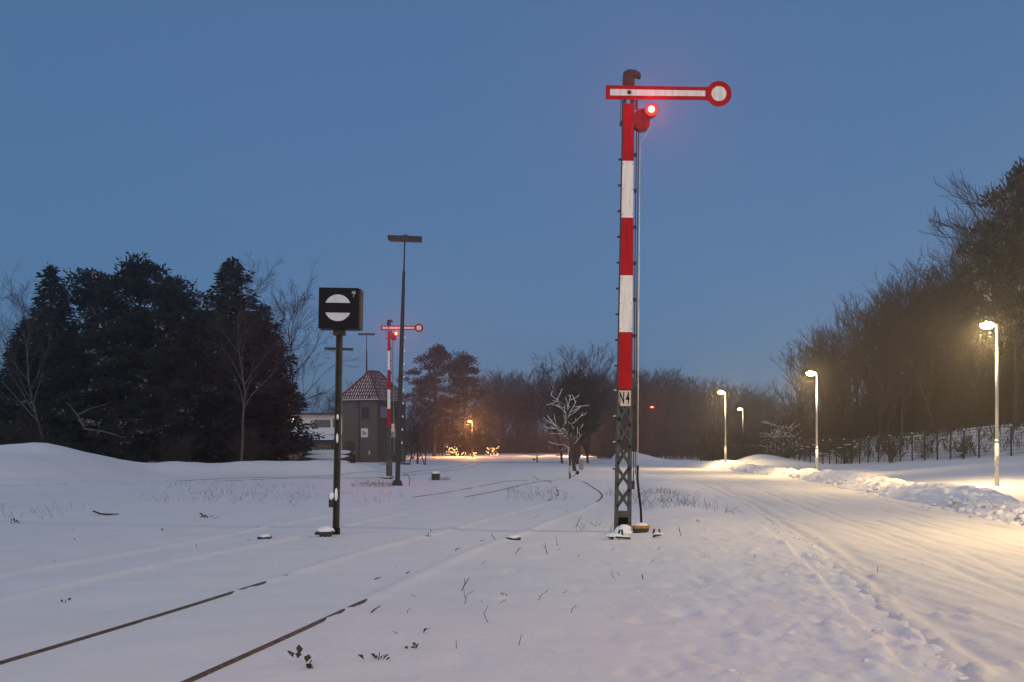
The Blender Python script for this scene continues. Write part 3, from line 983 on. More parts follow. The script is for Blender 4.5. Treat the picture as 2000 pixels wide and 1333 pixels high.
# logs
def log_pile():
    r = rng(4)
    bark = mat('log_bark', (.075, .055, .04), .9, noise=.4, nscale=8)
    cut = mat('log_end', (.20, .14, .09), .9, noise=.3, nscale=10)
    c = at(640, 912, 86)
    gz = ground_z(c.x, 86)
    rows = [(5, .22), (4, .58), (3, .92)]
    for row, (n, z) in enumerate(rows):
        for k in range(n):
            rad = .18 + .045 * r.random()
            y = 86 + (k - (n - 1) / 2) * .44
            ln = 1.75 + .12 * r.random()
            where = ('bottom', 'middle', 'top')[row]
            t = thing('log', 'snow dusted log in the %s layer of the pile by the signal box' % where, 'log', (c.x + r.uniform(-.12, .12), y, gz + z + .06 + r.uniform(-.02, .02)), (0, r.uniform(-.03, .03), r.uniform(-.05, .05)), 'stacked logs, %s layer' % where)
            lb = MB().tube([(-ln, 0, 0), (-.3, 0, r.uniform(-.03, .03)), (ln, 0, 0)], [rad, rad * .98, rad * .9], 10, False).build('bark', bark, t, True)
            for s in (-1, 1):
                MB().tube([(s * ln * .985, 0, 0), (s * ln * .99, 0, 0)], rad * .93, 10).build('cut_end', cut, t)
            if row == 2 or k == 0:
                MB().blob((0, -.02, rad * .6), (ln * .99, rad * 1.1, rad * .95), int(k + row * 7), 10, 8, .1).build('snow_cap', SNOW_PLAIN, t, True)
log_pile()
c = at(640, 912, 82)
# ------------------------------------------------------------------ track-side boxes
def block(name, label, cat, px, py, d, size, m, cap=True, feet=False):
    p = at(px, py, d)
    gz = ground_z(p.x, d)
    t = thing(name, label, cat, (p.x, d, gz))
    w_, dd, h_ = size
    b_ = MB(); b_.box((0, 0, h_ / 2), (w_, dd, h_)); b_.build('body', m, t)
    MB().box((0, 0, h_ + .015), (w_ * 1.08, dd * 1.08, .03)).build('lid', m, t)
    if feet:
        for s in (-1, 1):
            MB().box((s * w_ * .4, -dd * .52, -.05), (.07, .06, .5)).build('foot', DARK_GREY, t)
    if cap:
        MB().blob((0, 0, h_ + .03), (w_ * .56, dd * .56, .13), int(px), 12, 6, .1, True).build('snow_cap', SNOW_PLAIN, t, True)
    return t
block('relay_box', 'dark square relay box with snow on its lid standing in the yard', 'box', 851, 925, 62, (.40, .35, .30), BOXGREEN, True, True)
block('concrete_post', 'thick concrete stub post with snow cap behind the bare trunk', 'post', 1135, 917, 96, (.34, .3, .80), CONCRETE)
p = at(1113, 932, 68)
t = thing('track_marker', 'short striped marker post with small box beside the curve', 'marker', (p.x, 68, ground_z(p.x, 68)))
MB().tube([(0, 0, -.1), (0, 0, .35)], .05, 8).build('foot', DARK_GREY, t)
MB().tube([(0, 0, .35), (0, 0, .72)], .09, 10).build('collar', ZINC, t)
MB().tube([(0, 0, .72), (0, 0, 1.55)], .075, 10).build('post', DARK_GREY, t)
MB().box((-.09, -.05, 1.2), (.03, .05, 1.0)).build('reflector_strip', WHITE, t)
MB().tube([(.03, 0, .12), (.2, 0, .14), (.36, 0, .3)], .02, 6).build('link', DARK_GREY, t)
MB().box((.42, 0, .34), (.17, .14, .2), Matrix.Rotation(R(28), 3, 'Y')).build('lamp_box', BLACK, t)
p = at(1049, 906, 150)
t = thing('ground_signal', 'little green post with red box beside the far track', 'signal', (p.x, 150, ground_z(p.x, 150)))
MB().box((0, 0, .35), (.18, .18, 1.0)).build('post', mat('teal_paint', (.05, .12, .10), .6), t)
MB().box((-.38, 0, .38), (.30, .25, .24)).build('box', RED, t)
p = at(1090, 893, 190)
t = thing('road_sign', 'small diamond shaped sign seen from behind at the lit street', 'sign', (p.x, 190, 0))
MB().tube([(0, 0, -.2), (0, 0, .9)], .035, 6).build('post', ZINC, t)
MB().box((0, -.05, .75), (.5, .03, .5), Matrix.Rotation(R(45), 3, 'Y')).build('panel', mat('sign_back', (.32, .32, .33), .5), t)
for px, py, d, lab in ((745, 930, 66, 'dark flat cover lying before the far semaphore'), (740, 905, 112, 'small dark stub by the signal box wall')):
    p = at(px, py, d)
    t = thing('cable_cover', lab, 'cover', (p.x + .3, d, ground_z(p.x, d)))
    MB().prism([(-.35, .02), (-.25, -.03), (.25, -.03), (.38, .05), (.2, .07), (-.3, .06)], -.2, .2).build('plate', DARK_GREY, t)
    snow_lid(t, 0, .05, .06, .3, .2, .06, 3)

# ------------------------------------------------------------------ street lamps
LAMP_GLASS = mat('lamp_glass', (.9, .8, .6), .3, emit=(1.0, .70, .30), estr=60)
def street_lamp(loc, label, h=6.0, energy=5600, group='warm white street lamps along the road', color=(1.0, .67, .29), glass=None, lit=True, face=-1, pole_m=None, throw=.27):
    t = thing('street_lamp', label, 'street lamp', loc, (0, 0, 0), group)
    pm = pole_m or ZINC
    MB().tube([(0, 0, -.3), (0, 0, h * .27)], .085, 12).build('lower_pole', pm, t, True)
    MB().tube([(0, 0, h * .27), (0, 0, h * .275), (0, 0, h * .285), (0, 0, h * .29)], [.085, .095, .095, .07], 12).build('pole_collar', pm, t)
    MB().tube([(0, 0, h * .285), (0, 0, h + .05)], [.066, .05], 12).build('upper_pole', pm, t, True)
    MB().tube([(0, 0, h), (face * .14, 0, h + .04)], .04, 8).build('arm', pm, t)
    hd = MB()
    hd.prism([(face * .08, h + .16), (face * .20, h + .19), (face * .62, h + .14), (face * .66, h + .08), (face * .10, h + .06)], -.14, .14)
    ho = hd.build('lamp_head', DARK_GREY, t)
    if lit:
        MB().blob((face * .36, 0, h + .03), (.27, .19, .15), 2, 16, 10, 0).build('lens', glass or LAMP_GLASS, ho, True)
        lt = bpy.data.lights.new('lamp_light', 'SPOT')
        lt.energy = energy
        lt.color = color
        lt.spot_size = R(156)
        lt.spot_blend = .6
        lt.shadow_soft_size = .12
        lo = bpy.data.objects.new('lamp_light', lt)
        COL.objects.link(lo); lo.parent = t
        lo.location = (face * .36, 0, h - .12)
        lo.rotation_euler = (0, R(-38 * face), 0)
        gl = bpy.data.lights.new('lamp_halo_spot', 'SPOT')       # second spot added towards the viewer, for a halo in the haze
        gl.energy = energy * throw
        gl.color = color
        gl.spot_size = R(130)
        gl.spot_blend = .7
        gl.shadow_soft_size = .12
        go = bpy.data.objects.new('lamp_halo_spot', gl)
        COL.objects.link(go); go.parent = t
        go.location = (face * .36, -.12, h - .12)
        go.rotation_euler = (R(-72), 0, 0)
    else:
        MB().box((face * .36, 0, h + .04), (.4, .2, .04)).build('lens', MW, ho)
    MB().box((0, -.088, .95), (.09, .012, .34)).build('access_door', pm, t)
    return t

lamps = [((9.6, -6, None), 'lit street lamp at the open end of the road before the snow bank begins'),
         ((12.8, 19.5, None), 'lit street lamp beside the widest part of the road at the snow bank end'),
         ((1947, 46, 'px'), 'lit street lamp before the tall evergreens above the snow slope'),
         ((1595.5, 71.5, 'px'), 'lit street lamp before the long fence and frosted shrub'),
         ((1417, 98, 'px'), 'lit street lamp beside the dark retaining wall')]
for (a, b, k), lab in lamps:
    x = (a - 1000) / FPX * b if k else a
    z = ground_z(x, b)
    if k is None:
        z = 0.0
    street_lamp((x, b, z), lab, 6.0 if k else 6.0)
x = (1451 - 1000) / FPX * 150
street_lamp((x, 150, ground_z(x, 150)), 'small pale street lamp beyond the retaining wall', 6.2, 1600, face=-1, throw=.02)

SOD = mat('sodium_glass', (.9, .5, .2), .3, emit=(1.0, .40, .10), estr=30)
SODR = mat('red_orange_glass', (.9, .4, .2), .3, emit=(1.0, .10, .05), estr=9)
x = (917 - 1000) / FPX * 186
street_lamp((x + .4, 186, 0), 'orange sodium street lamp glowing before the pines', 5.85, 15000, 'orange street lamps far off', (1.0, .36, .09), SOD, pole_m=DARK_GREY, throw=.4)
x = (1273 - 1000) / FPX * 205
street_lamp((x + .4, 205, 0), 'reddish street lamp glowing alone before the far wood', 8.7, 250, 'orange street lamps far off', (1.0, .12, .05), SODR, pole_m=DARK_GREY, throw=3.0)
x = (1127 - 1000) / FPX * 196
street_lamp((x, 196, 0), 'added orange lamp hidden behind the ivy covered trunk to light the street', 6.0, 30000, 'orange street lamps far off', (1.0, .40, .13), SOD, pole_m=DARK_GREY, throw=.05)  # extra lamp added out of sight to brighten the far street

# the lit far street
ys = np.linspace(150, 250, 60); xs_ = np.linspace(-20, 16, 60)
X, Y = np.meshgrid(xs_, ys)
Z = H(X, Y) * (1 - sstep(150, 160, Y)) + .05 + .011 * np.clip(Y - 152, 0, 70) + .3 * fbm(X * .5, Y * .2, 3) * sstep(160, 172, Y)
Z = Z - .5 * (1 - np.minimum(sstep(-20, -17, X), sstep(16, 13, X)))
i = np.arange(X.size).reshape(X.shape)
F = np.stack([i[:-1, :-1], i[:-1, 1:], i[1:, 1:], i[1:, :-1]], -1).reshape(-1, 4)
tag(obj('street', tri_mesh('street', np.stack([X, Y, Z], -1).reshape(-1, 3), F), SNOW_ROAD, smooth=True), 'far snowy street under orange lamps', kind='structure')

# ------------------------------------------------------------------ fence on the slope
def fence():
    path = [(30.6, 66), (27.2, 74), (24.2, 83.5), (22.6, 95), (21.9, 108)]
    pts = spline(path, 1.2)
    pts = pts[::1]
    x0, y0 = pts[0]
    t = thing('fence', 'long dark steel mesh fence on the snowy slope', 'fence', (x0, y0, ground_z(x0, y0)))
    P = [np.array([q[0], q[1], ground_z(q[0], q[1])]) - np.array([x0, y0, ground_z(x0, y0)]) for q in pts]
    hgt = 1.75
    pm = MB(); pm.box((0, 0, hgt / 2 - .15), (.075, .075, hgt + .3)); pme = pm.mesh('post'); pme.materials.append(FENCEGREY)
    cm = MB(); cm.blob((0, 0, hgt), (.07, .07, .06), 2, 8, 4, .1, True); cme = cm.mesh('post_snow'); cme.materials.append(SNOW_PLAIN)
    r = rng(8)
    for k, q in enumerate(P):
        o = obj('post', pme, None, t); o.location = q; o.rotation_euler = (r.normal(0, .015), r.normal(0, .015), 0)
        if r.random() < .6:
            c_ = obj('snow_cap', cme, None, o)
        if k + 1 < len(P):
            a, b = Vector(q), Vector(P[k + 1])
            m = MB(); s_ = MB()
            n = 0
            for z in np.arange(.15, hgt - .02, .2):
                m.bar(a + Vector((0, 0, z)), b + Vector((0, 0, z)), .018, .018, (0, 0, 1))
                if r.random() < .2:
                    u0 = r.uniform(0, .5); u1 = r.uniform(u0 + .2, 1)
                    s_.bar(a.lerp(b, u0) + Vector((0, 0, z + .02)), a.lerp(b, u1) + Vector((0, 0, z + .02)), .03, .035, (0, 0, 1)); n += 1
            m.bar(a + Vector((0, 0, hgt - .03)), b + Vector((0, 0, hgt - .03)), .035, .035, (0, 0, 1))
            L_ = (b - a).length
            for u in np.arange(.1, L_, .12):
                q_ = a.lerp(b, u / L_)
                m.bar(q_ + Vector((0, 0, .12)), q_ + Vector((0, 0, hgt - .03)), .012, .012)
            mo = m.build('mesh_panel', FENCEGREY, t)
            if n:
                tag(s_.build('snow_line', SNOW_PLAIN, mo), kind='stuff')
fence()
p = at(1450, 910, 112)
rw = thing('retaining_wall', 'dark retaining wall at the end of the fence beside the lamp', 'wall', (p.x, 112, ground_z(p.x, 112)), (0, 0, R(-12)))
MB().box((0, 0, .6), (3.0, .35, 2.2)).build('wall', mat('dark_concrete', (.045, .043, .04), .9, noise=.3, nscale=2), rw)
MB().box((0, 0, 1.73), (3.1, .45, .07)).build('coping', CONCRETE, rw)

# ------------------------------------------------------------------ trees
def perp(d, r):
    a = r.normal(size=3)
    a -= d * a.dot(d)
    return a / (np.linalg.norm(a) + 1e-9)

def grow_bare(seed, height=12., spread=.5, levels=5, trunk_r=.16, first=.25, droop=0., nb=(7, 4, 4, 4, 3), fork=1, wig=.10, tipr=.006):
    """segments (p0, p1, r0, r1, level) of a leafless tree"""
    r = rng(seed)
    segs = []
    def limb(p, d, ln, rad, lev):
        n = 6 if lev == 0 else (4 if lev < 3 else 3)
        q = np.array(p); dd = np.array(d); pts = [q]; rr = [rad]
        end = rad * (.18 if lev == 0 else .35)
        for k in range(n):
            dd = dd + r.normal(0, wig, 3) + np.array([0, 0, .07 - droop * (lev > 1) * (.4 + k / n)])
            dd /= np.linalg.norm(dd)
            q2 = q + dd * ln / n
            r2 = max(tipr, rad + (end - rad) * (k + 1) / n)
            segs.append((q, q2, rr[-1], r2, lev))
            q = q2; pts.append(q); rr.append(r2)
        if lev + 1 >= levels:
            return
        cnt = nb[lev]
        for c in range(cnt):
            u = first + (1 - first) * (c + r.random()) / cnt if lev == 0 else .25 + .75 * (c + r.random()) / cnt
            f = min(u, .999) * n; i = int(f)
            base = pts[i] + (pts[i + 1] - pts[i]) * (f - i)
            dr = pts[i + 1] - pts[i]; dr /= np.linalg.norm(dr)
            sp = spread * r.uniform(.7, 1.3)
            nd = dr * math.cos(sp) + perp(dr, r) * math.sin(sp)
            if lev == 0:
                l2 = ln * r.uniform(.32, .5) * (1.15 - .55 * u)
            else:
                l2 = ln * r.uniform(.4, .68)
            limb(base, nd, l2, max(tipr, (rr[i] * .62)), lev + 1)
    for k in range(fork):
        d0 = np.array([0, 0, 1.]) if fork == 1 else np.array([r.normal(0, .14), r.normal(0, .14), 1.])
        limb(np.array([r.normal(0, .1) * (fork > 1), r.normal(0, .1) * (fork > 1), -.2]), d0 / np.linalg.norm(d0), height * (.86 if k == 0 else r.uniform(.6, .85)), trunk_r, 0)
    return segs

def seg_mesh(name, segs, sides=3, fat=1.0, lift=0., minr=0.0):
    S = segs
    p0 = np.array([s[0] for s in S]); p1 = np.array([s[1] for s in S])
    r0 = np.maximum(np.array([s[2] for s in S]) * fat, minr); r1 = np.maximum(np.array([s[3] for s in S]) * fat, minr)
    d = p1 - p0
    d /= np.linalg.norm(d, axis=1)[:, None] + 1e-9
    a = np.where(np.abs(d[:, 2:3]) < .9, np.array([[0, 0, 1.]]), np.array([[1., 0, 0]]))
    u = np.cross(a, d); u /= np.linalg.norm(u, axis=1)[:, None]
    v = np.cross(d, u)
    V = []
    for k in range(sides):
        an = 2 * math.pi * k / sides + .5
        o = u * math.cos(an) + v * math.sin(an)
        V.append(p0 + o * r0[:, None]); V.append(p1 + o * r1[:, None])
    V = np.stack(V, 1)
    V[:, :, 2] += lift
    n = len(S)
    b = np.arange(n)[:, None] * 2 * sides
    F = []
    for k in range(sides):
        k2 = (k + 1) % sides
        F.append(np.stack([b[:, 0] + 2 * k, b[:, 0] + 2 * k2, b[:, 0] + 2 * k2 + 1, b[:, 0] + 2 * k + 1], 1))
    return tri_mesh(name, V.reshape(-1, 3), np.concatenate(F))

def leaf_mesh(name, C, D, ln, wd, seed):
    """diamond shaped leaves/sprays at C pointing along D"""
    r = rng(seed)
    n = len(C)
    D = D / (np.linalg.norm(D, axis=1)[:, None] + 1e-9)
    a = r.normal(size=(n, 3))
    s = np.cross(D, a); s /= np.linalg.norm(s, axis=1)[:, None] + 1e-9
    L_ = ln * r.uniform(.6, 1.3, (n, 1)); W_ = wd * r.uniform(.6, 1.3, (n, 1))
    up = np.cross(s, D)
    V = np.stack([C, C + D * L_ * .5 + s * W_, C + D * L_, C + D * L_ * .45 - s * W_ + up * W_ * .3], 1)
    F = np.arange(n * 4).reshape(n, 4)
    return tri_mesh(name, V.reshape(-1, 3), F)

class TreeKind:
    def __init__(s, parts):                          # (name, mesh, material)
        s.parts = parts
        s.h = max(max(v.co.z for v in me.vertices) for _, me, _ in parts)
    def place(s, name, label, cat, loc, rz=0, scale=1., group=None, tilt=(0, 0)):
        t = thing(name, label, cat, loc, (tilt[0], tilt[1], rz), group, scale)
        for n, me, m in s.parts:
            o = obj(n, me, m, t)
            if n == 'snow_cover': o['kind'] = 'stuff'
        return t

def bare_kind(seed, trunk_m=BARK, twig_m=TWIG, snow=0., minr=.012, **kw):
    S = grow_bare(seed, **kw)
    lo = [q for q in S if q[4] <= 1]; hi = [q for q in S if q[4] > 1]
    parts = [('trunk', seg_mesh('trunk', lo, 6), trunk_m), ('crown', seg_mesh('crown', hi, 3, minr=minr), twig_m)]
    if snow:
        sn = [q for q in S if q[4] >= 1 and q[4] <= 2 and abs(q[1][2] - q[0][2]) < .93 * np.linalg.norm(q[1] - q[0])]
        parts.append(('snow_cover', seg_mesh('snow_cover', sn, 4, 1.0, snow * .55, snow), SNOW_PLAIN))
    return TreeKind(parts)

def spruce_kind(seed, height=14., radius=3.2, needle=NEEDLE, dens=1.0, base=.02, shape=.85):
    r = rng(seed)
    segs = [(np.array([0, 0, -.2]), np.array([0, 0, height * .97]), .2, .02, 0)]
    C, D = [], []
    z = height * base
    while z < height * .985:
        f = z / height
        rad = radius * (1 - f) ** shape * r.uniform(.75, 1.12) + .12
        nb = int(5 + 5 * (1 - f))
        off = r.uniform(0, 6.28)
        for k in range(nb):
            a = off + 6.28 * k / nb + r.normal(0, .2)
            ln = rad * r.uniform(.65, 1.12)
            d = np.array([math.cos(a), math.sin(a), .28 - .55 * (1 - f)])
            p0 = np.array([0, 0, z]); p1 = p0 + d * ln * .6
            p2 = p1 + np.array([math.cos(a), math.sin(a), .25]) * ln * .4
            segs.append((p0, p1, .05 * (1 - f) + .012, .02, 1)); segs.append((p1, p2, .02, .008, 1))
            n = max(8, int(ln * 30 * dens))
            u = r.random(n) ** .7
            c = np.where(u[:, None] < .6, p0 + (p1 - p0) * (u[:, None] / .6), p1 + (p2 - p1) * ((u[:, None] - .6) / .4))
            side = np.array([-math.sin(a), math.cos(a), 0])
            sw = (r.random(n) - .5)[:, None] * ln * .62 * (1.05 - u[:, None])
            c = c + side * sw + r.normal(0, .05, (n, 3)) + np.array([0, 0, 1.]) * r.normal(-.06, .16, (n, 1))
            dd = np.array([math.cos(a), math.sin(a), 0]) * .8 + side * np.sign(sw) * .7 + r.normal(0, .45, (n, 3)) + np.array([0, 0, -.35])
            C.append(c); D.append(dd)
        z += height * .022 * r.uniform(.8, 1.25)
    n = 60                                            # leader
    C.append(np.stack([r.normal(0, .06, n), r.normal(0, .06, n), height * r.uniform(.93, 1.0, n)], 1)); D.append(np.stack([r.normal(0, .5, n), r.normal(0, .5, n), np.full(n, .8)], 1))
    return TreeKind([('trunk', seg_mesh('trunk', segs, 5), PINEBARK), ('crown', leaf_mesh('crown', np.concatenate(C), np.concatenate(D), .30, .075, seed + 1), needle)])

def pine_kind(seed, height=14., radius=3.4, base=.25, needle=NEEDLE_PINE, clumps=95, per=120, leaf=.26, cone=.6):
    r = rng(seed)
    segs = [(np.array([0, 0, -.2]), np.array([.1, 0, height * .5]), .24, .16, 0), (np.array([.1, 0, height * .5]), np.array([0, .1, height * .93]), .16, .04, 0)]
    C, D = [], []
    for k in range(clumps):
        f = base + (1 - base) * (k + r.random()) / clumps
        prof = min(1, (1 - f) / (1 - base) * 1.9) ** cone * (0.72 + .28 * min(1, (f - base) * 6))
        a = r.uniform(0, 6.28)
        ln = radius * prof * r.uniform(.35, 1.08) + .15
        p0 = np.array([.05, .03, height * max(.05, f - .07)])
        tip = np.array([math.cos(a) * ln, math.sin(a) * ln, height * f * .97 + .12 * ln + r.normal(0, .2)])
        mid = (p0 + tip) / 2 - np.array([0, 0, .12 * ln])
        segs.append((p0, mid, .055, .035, 1)); segs.append((mid, tip, .035, .012, 1))
        for g in range(3):
            cc = tip + r.normal(0, .28, 3) * np.array([1, 1, .6])
            sz = r.uniform(.35, .75)
            q = r.normal(size=(per // 3, 3)); q /= np.linalg.norm(q, axis=1)[:, None]
            q[:, 2] = q[:, 2] * .6 + .15
            rad = r.random((per // 3, 1)) ** .5 * sz
            C.append(cc + q * rad); D.append(q + np.array([0, 0, .55]))
    return TreeKind([('trunk', seg_mesh('trunk', segs, 6), PINEBARK), ('crown', leaf_mesh('crown', np.concatenate(C), np.concatenate(D), leaf, .06, seed + 1), needle)])

K_SPR = [spruce_kind(1, 14, 3.3, dens=1.35), spruce_kind(2, 14, 2.9, dens=1.3, shape=.7), spruce_kind(6, 14, 3.4, dens=1.5, base=.15, shape=.75)]
K_PIN = [pine_kind(3, 14, 3.5, .06, clumps=150, per=150, cone=.55), pine_kind(4, 14, 3.3, .04, clumps=140, per=150, cone=.75), pine_kind(5, 14, 3.1, .36, clumps=85, per=130, leaf=.30)]
K_BARE = [bare_kind(11, height=13, spread=.50, levels=5, nb=(10, 5, 4, 4), first=.22, trunk_r=.15),
          bare_kind(12, height=13, spread=.42, levels=5, nb=(11, 5, 4, 4), first=.18, trunk_r=.14, fork=2),
          bare_kind(13, height=13, spread=.58, levels=5, nb=(10, 5, 4, 4), first=.28, trunk_r=.17),
          bare_kind(14, height=13, spread=.46, levels=5, nb=(8, 5, 4, 4), first=.15, trunk_r=.11, fork=3)]
K_BIRCH = [bare_kind(21, BIRCH, TWIG, height=13, spread=.42, levels=5, nb=(13, 5, 5, 4), first=.35, trunk_r=.13, droop=.16, minr=.007),
           bare_kind(22, BIRCH, TWIG, height=13, spread=.55, levels=5, nb=(12, 5, 5, 4), first=.32, trunk_r=.12, droop=.10, minr=.007)]
K_BUSH = [bare_kind(31, TWIG, TWIG, height=3.2, spread=.55, levels=4, nb=(7, 5, 5), first=.05, trunk_r=.04, fork=6, minr=.008),
          bare_kind(32, TWIG, TWIG, height=3.0, spread=.7, levels=4, nb=(7, 5, 5), first=.05, trunk_r=.035, fork=7, minr=.008)]
K_BUSHSNOW = bare_kind(33, TWIG, TWIG, height=2.6, spread=.6, levels=4, nb=(7, 5, 4), first=.05, trunk_r=.035, fork=6, minr=.008, snow=.014)

def plant_at(kind, px, ytop, d, nominal, name, label, cat, group=None, rz=0., yb=None, widen=1.0, tilt=(0, 0)):
    x = (px - 1000) / FPX * d
    z = ground_z(x, d)
    h = CAM_H + (HORIZON - ytop) / FPX * d - z
    s = h / kind.h
    return kind.place(name, label, cat, (x, d, z - .05), rz, (s * widen, s * widen, s), group, tilt)

# left conifer stand
left = [(K_SPR[0], 98, 508, 74, 1.45, 'spruce_tree', 'pointed spruce behind the pale birch trunk at the snow mound'),
        (K_PIN[0], 178, 518, 80, 1.25, 'pine_tree', 'bushy dark pine between pointed spruce and the tallest pine'),
        (K_PIN[1], 275, 490, 75, 1.35, 'pine_tree', 'tallest dark pine in the conifer stand'),
        (K_PIN[0], 338, 530, 73, 1.3, 'pine_tree', 'dark pine on the sloping shoulder of the conifer stand'),
        (K_SPR[1], 452, 500, 76, 1.6, 'spruce_tree', 'dark spruce with forked bare birch before it'),
        (K_SPR[2], 512, 590, 75, 1.6, 'spruce_tree', 'broad low spruce at the end of the conifer stand next to the shed'),
        (K_PIN[1], 395, 590, 72, 1.5, 'pine_tree', 'lower bushy pine filling the gap in the conifer stand'),
        (K_SPR[1], 50, 620, 74, 1.6, 'spruce_tree', 'low dark spruce at the outer end of the conifer stand'),
        (K_PIN[0], 225, 620, 70, 1.4, 'pine_tree', 'low snow flecked pine before the tallest pine'),
        (K_PIN[1], 140, 640, 70, 1.4, 'pine_tree', 'low bushy pine beside the birch trunk'),
        (K_PIN[0], 320, 670, 69, 1.5, 'pine_tree', 'short snow flecked pine at the foot of the stand'),
        (K_SPR[0], 425, 680, 70, 1.6, 'spruce_tree', 'short wide spruce at the foot of the forked birch'),
        (K_PIN[1], 40, 720, 72, 1.3, 'pine_tree', 'short bushy pine beside the outermost spruce')]
for i, (k, px, yt, d, wd, nm, lab) in enumerate(left):
    plant_at(k, px, yt, d, 14, nm, lab, 'tree', 'conifers of the dark stand', i * 1.7, widen=wd)
plant_at(K_BIRCH[0], 100, 495, 67, 12.6, 'birch_tree', 'bare birch with pale straight trunk before the pointed spruce', 'tree', None, .4)
plant_at(K_BIRCH[1], 470, 490, 66.5, 12.4, 'birch_tree', 'forked bare birch before the dark spruce', 'tree', None, 2.0, widen=1.05)
plant_at(K_BIRCH[0], 535, 500, 79, 12.6, 'birch_tree', 'bare birch leaning out over the broad low spruce', 'tree', None, 4.2, tilt=(0, .06))
plant_at(K_BIRCH[1], -12, 545, 92, 12.4, 'birch_tree', 'hazy bare birch beyond the outer end of the conifer stand', 'tree', None, 1.2)
# brush and fallen wood below the stand
for i, (px, yt, d) in enumerate([(20, 800, 60), (60, 815, 60), (-20, 790, 60), (110, 840, 61), (350, 840, 66), (480, 830, 68)]):
    plant_at(K_BUSH[i % 2], px, yt, d, 2.9, 'bush', 'leafless brush at the foot of the dark conifer stand', 'bush', 'brush below the conifers', i * 1.3, widen=1.4)
br = thing('fallen_branch', 'pale forked broken branch leaning before the dark pines', 'branch', at(165, 838, 62) )
bb = [(0, 0, 0), (-.35, 0, .7), (-.9, 0, 1.35)]
MB().tube(bb, [.06, .045, .02], 6).build('limb', BIRCH, br)
MB().tube([(-.35, 0, .7), (.2, .1, 1.0), (.75, .1, 1.15), (1.3, .1, 1.35)], [.045, .035, .025, .012], 6).build('limb', BIRCH, br)
MB().tube([(0, 0, 0), (.9, .1, -.12), (1.9, .2, -.42)], [.06, .05, .03], 6).build('limb', BIRCH, br)

# trees behind the signal box and the sheds
for i, (px, yt, d, k) in enumerate([(610, 745, 260, 0), (650, 762, 250, 1), (685, 740, 255, 2), (805, 790, 170, 3), (820, 760, 190, 0), (570, 750, 255, 3), (640, 790, 230, 2)]):
    plant_at(K_BARE[k], px, yt, d, 12, 'bare_tree', 'hazy leafless tree far behind the signal box and sheds', 'tree', 'hazy trees behind the signal box', i * 2.1, widen=1.2)
# pines in the middle
plant_at(K_PIN[2], 848, 668, 196, 14, 'pine_tree', 'tall open pine with gaps in its crown behind the orange lamp', 'tree', None, .5, widen=1.2)
plant_at(K_PIN[1], 908, 684, 204, 14, 'pine_tree', 'dense pine beside the open pine above the orange lamp', 'tree', None, 2.2, widen=1.15)
for i, (px, yt, d, k) in enumerate([(815, 760, 122, 2), (862, 775, 200, 3), (830, 800, 118, 1), (790, 800, 150, 0), (885, 790, 205, 2), (945, 770, 205, 0), (800, 830, 116, 2), (845, 820, 205, 1), (925, 780, 215, 3)]):
    plant_at(K_BARE[k], px, yt, d, 12, 'bare_tree', 'leafless tree in the thicket below the two pines', 'tree', 'thicket below the pines', i * 1.9 + 1, widen=1.35)
# ivy clad tree and the snow laden tree
plant_at(K_BARE[1], 1122, 666, 135, 11.6, 'bare_tree', 'tall bare tree wrapped in ivy behind the snow laden tree', 'tree', None, 1.0, widen=1.25)
plant_at(K_BARE[2], 1098, 680, 140, 11.6, 'bare_tree', 'bare tree beside the ivy clad one, on the street lamp side', 'tree', None, 2.6, widen=1.1)
plant_at(K_BARE[3], 1150, 688, 142, 11.6, 'bare_tree', 'bare many stemmed tree between ivy clad tree and tall signal', 'tree', None, 4.0, widen=1.1)
r_ = rng(51)
q = r_.normal(size=(7000, 3)); q /= np.linalg.norm(q, axis=1)[:, None]
lump = 1 + .25 * np.sin(q[:, :1] * 7 + 1) * np.cos(q[:, 1:2] * 6) + .15 * np.sin(q[:, 2:] * 9)
q = q * (r_.random((7000, 1)) ** .35) * lump * np.array([2.3, 2.3, 3.1])
x = (1128 - 1000) / FPX * 134
iv = thing('ivy_tree', 'dark ivy covered trunk mass behind the snow laden tree', 'tree', (x, 134, 0))
obj('crown', leaf_mesh('crown', q + np.array([0, 0, 6.2]), q + r_.normal(0, 1, q.shape), .34, .12, 5), IVY, iv)
MB().tube([(0, 0, -.2), (0, 0, 3), (.2, 0, 6)], [.35, .3, .2], 8).build('trunk', BARK, iv)

K_SNOWTREE = bare_kind(47, BARK, TWIG, height=6.6, spread=.95, levels=4, nb=(8, 3, 3), first=.40, trunk_r=.16, fork=2, wig=.07, minr=.010, snow=.021)
plant_at(K_SNOWTREE, 1124, 752, 88, 6.3, 'snow_laden_tree', 'small tree with bright snow lying along its bare branches', 'tree', None, .6, widen=1.05)

# wood behind the far street
r_ = rng(77)
for i in range(30):
    px = 940 + i * 9.3 + r_.normal(0, 4)
    d = r_.uniform(228, 275)
    yt = 722 + r_.normal(0, 9) + 8 * math.sin(i * .7)
    wh = 'beside the two pines' if px < 1050 else 'behind the ivy clad tree'
    plant_at(K_BARE[i % 4], px, yt, d, 12, 'bare_tree', 'leafless tree of the wood behind the lit street, ' + wh, 'tree', 'street wood, ' + wh, r_.uniform(0, 6), widen=1.15)
for i in range(44):
    u = (i + r_.random()) / 44
    px = 1190 + u * 380
    d = r_.uniform(205, 260)
    yt = np.interp(px, [1180, 1270, 1330, 1400, 1480, 1540, 1600], [760, 716, 728, 738, 752, 772, 770]) + r_.normal(0, 5)
    wh = 'around the reddish lamp' if px < 1340 else ('around the lamp by the retaining wall' if px < 1470 else 'near the frosted shrub')
    plant_at(K_BARE[i % 4], px, yt, d, 12, 'bare_tree', 'leafless tree in the far hazy wood ' + wh, 'tree', 'far wood ' + wh, r_.uniform(0, 6), widen=1.3)
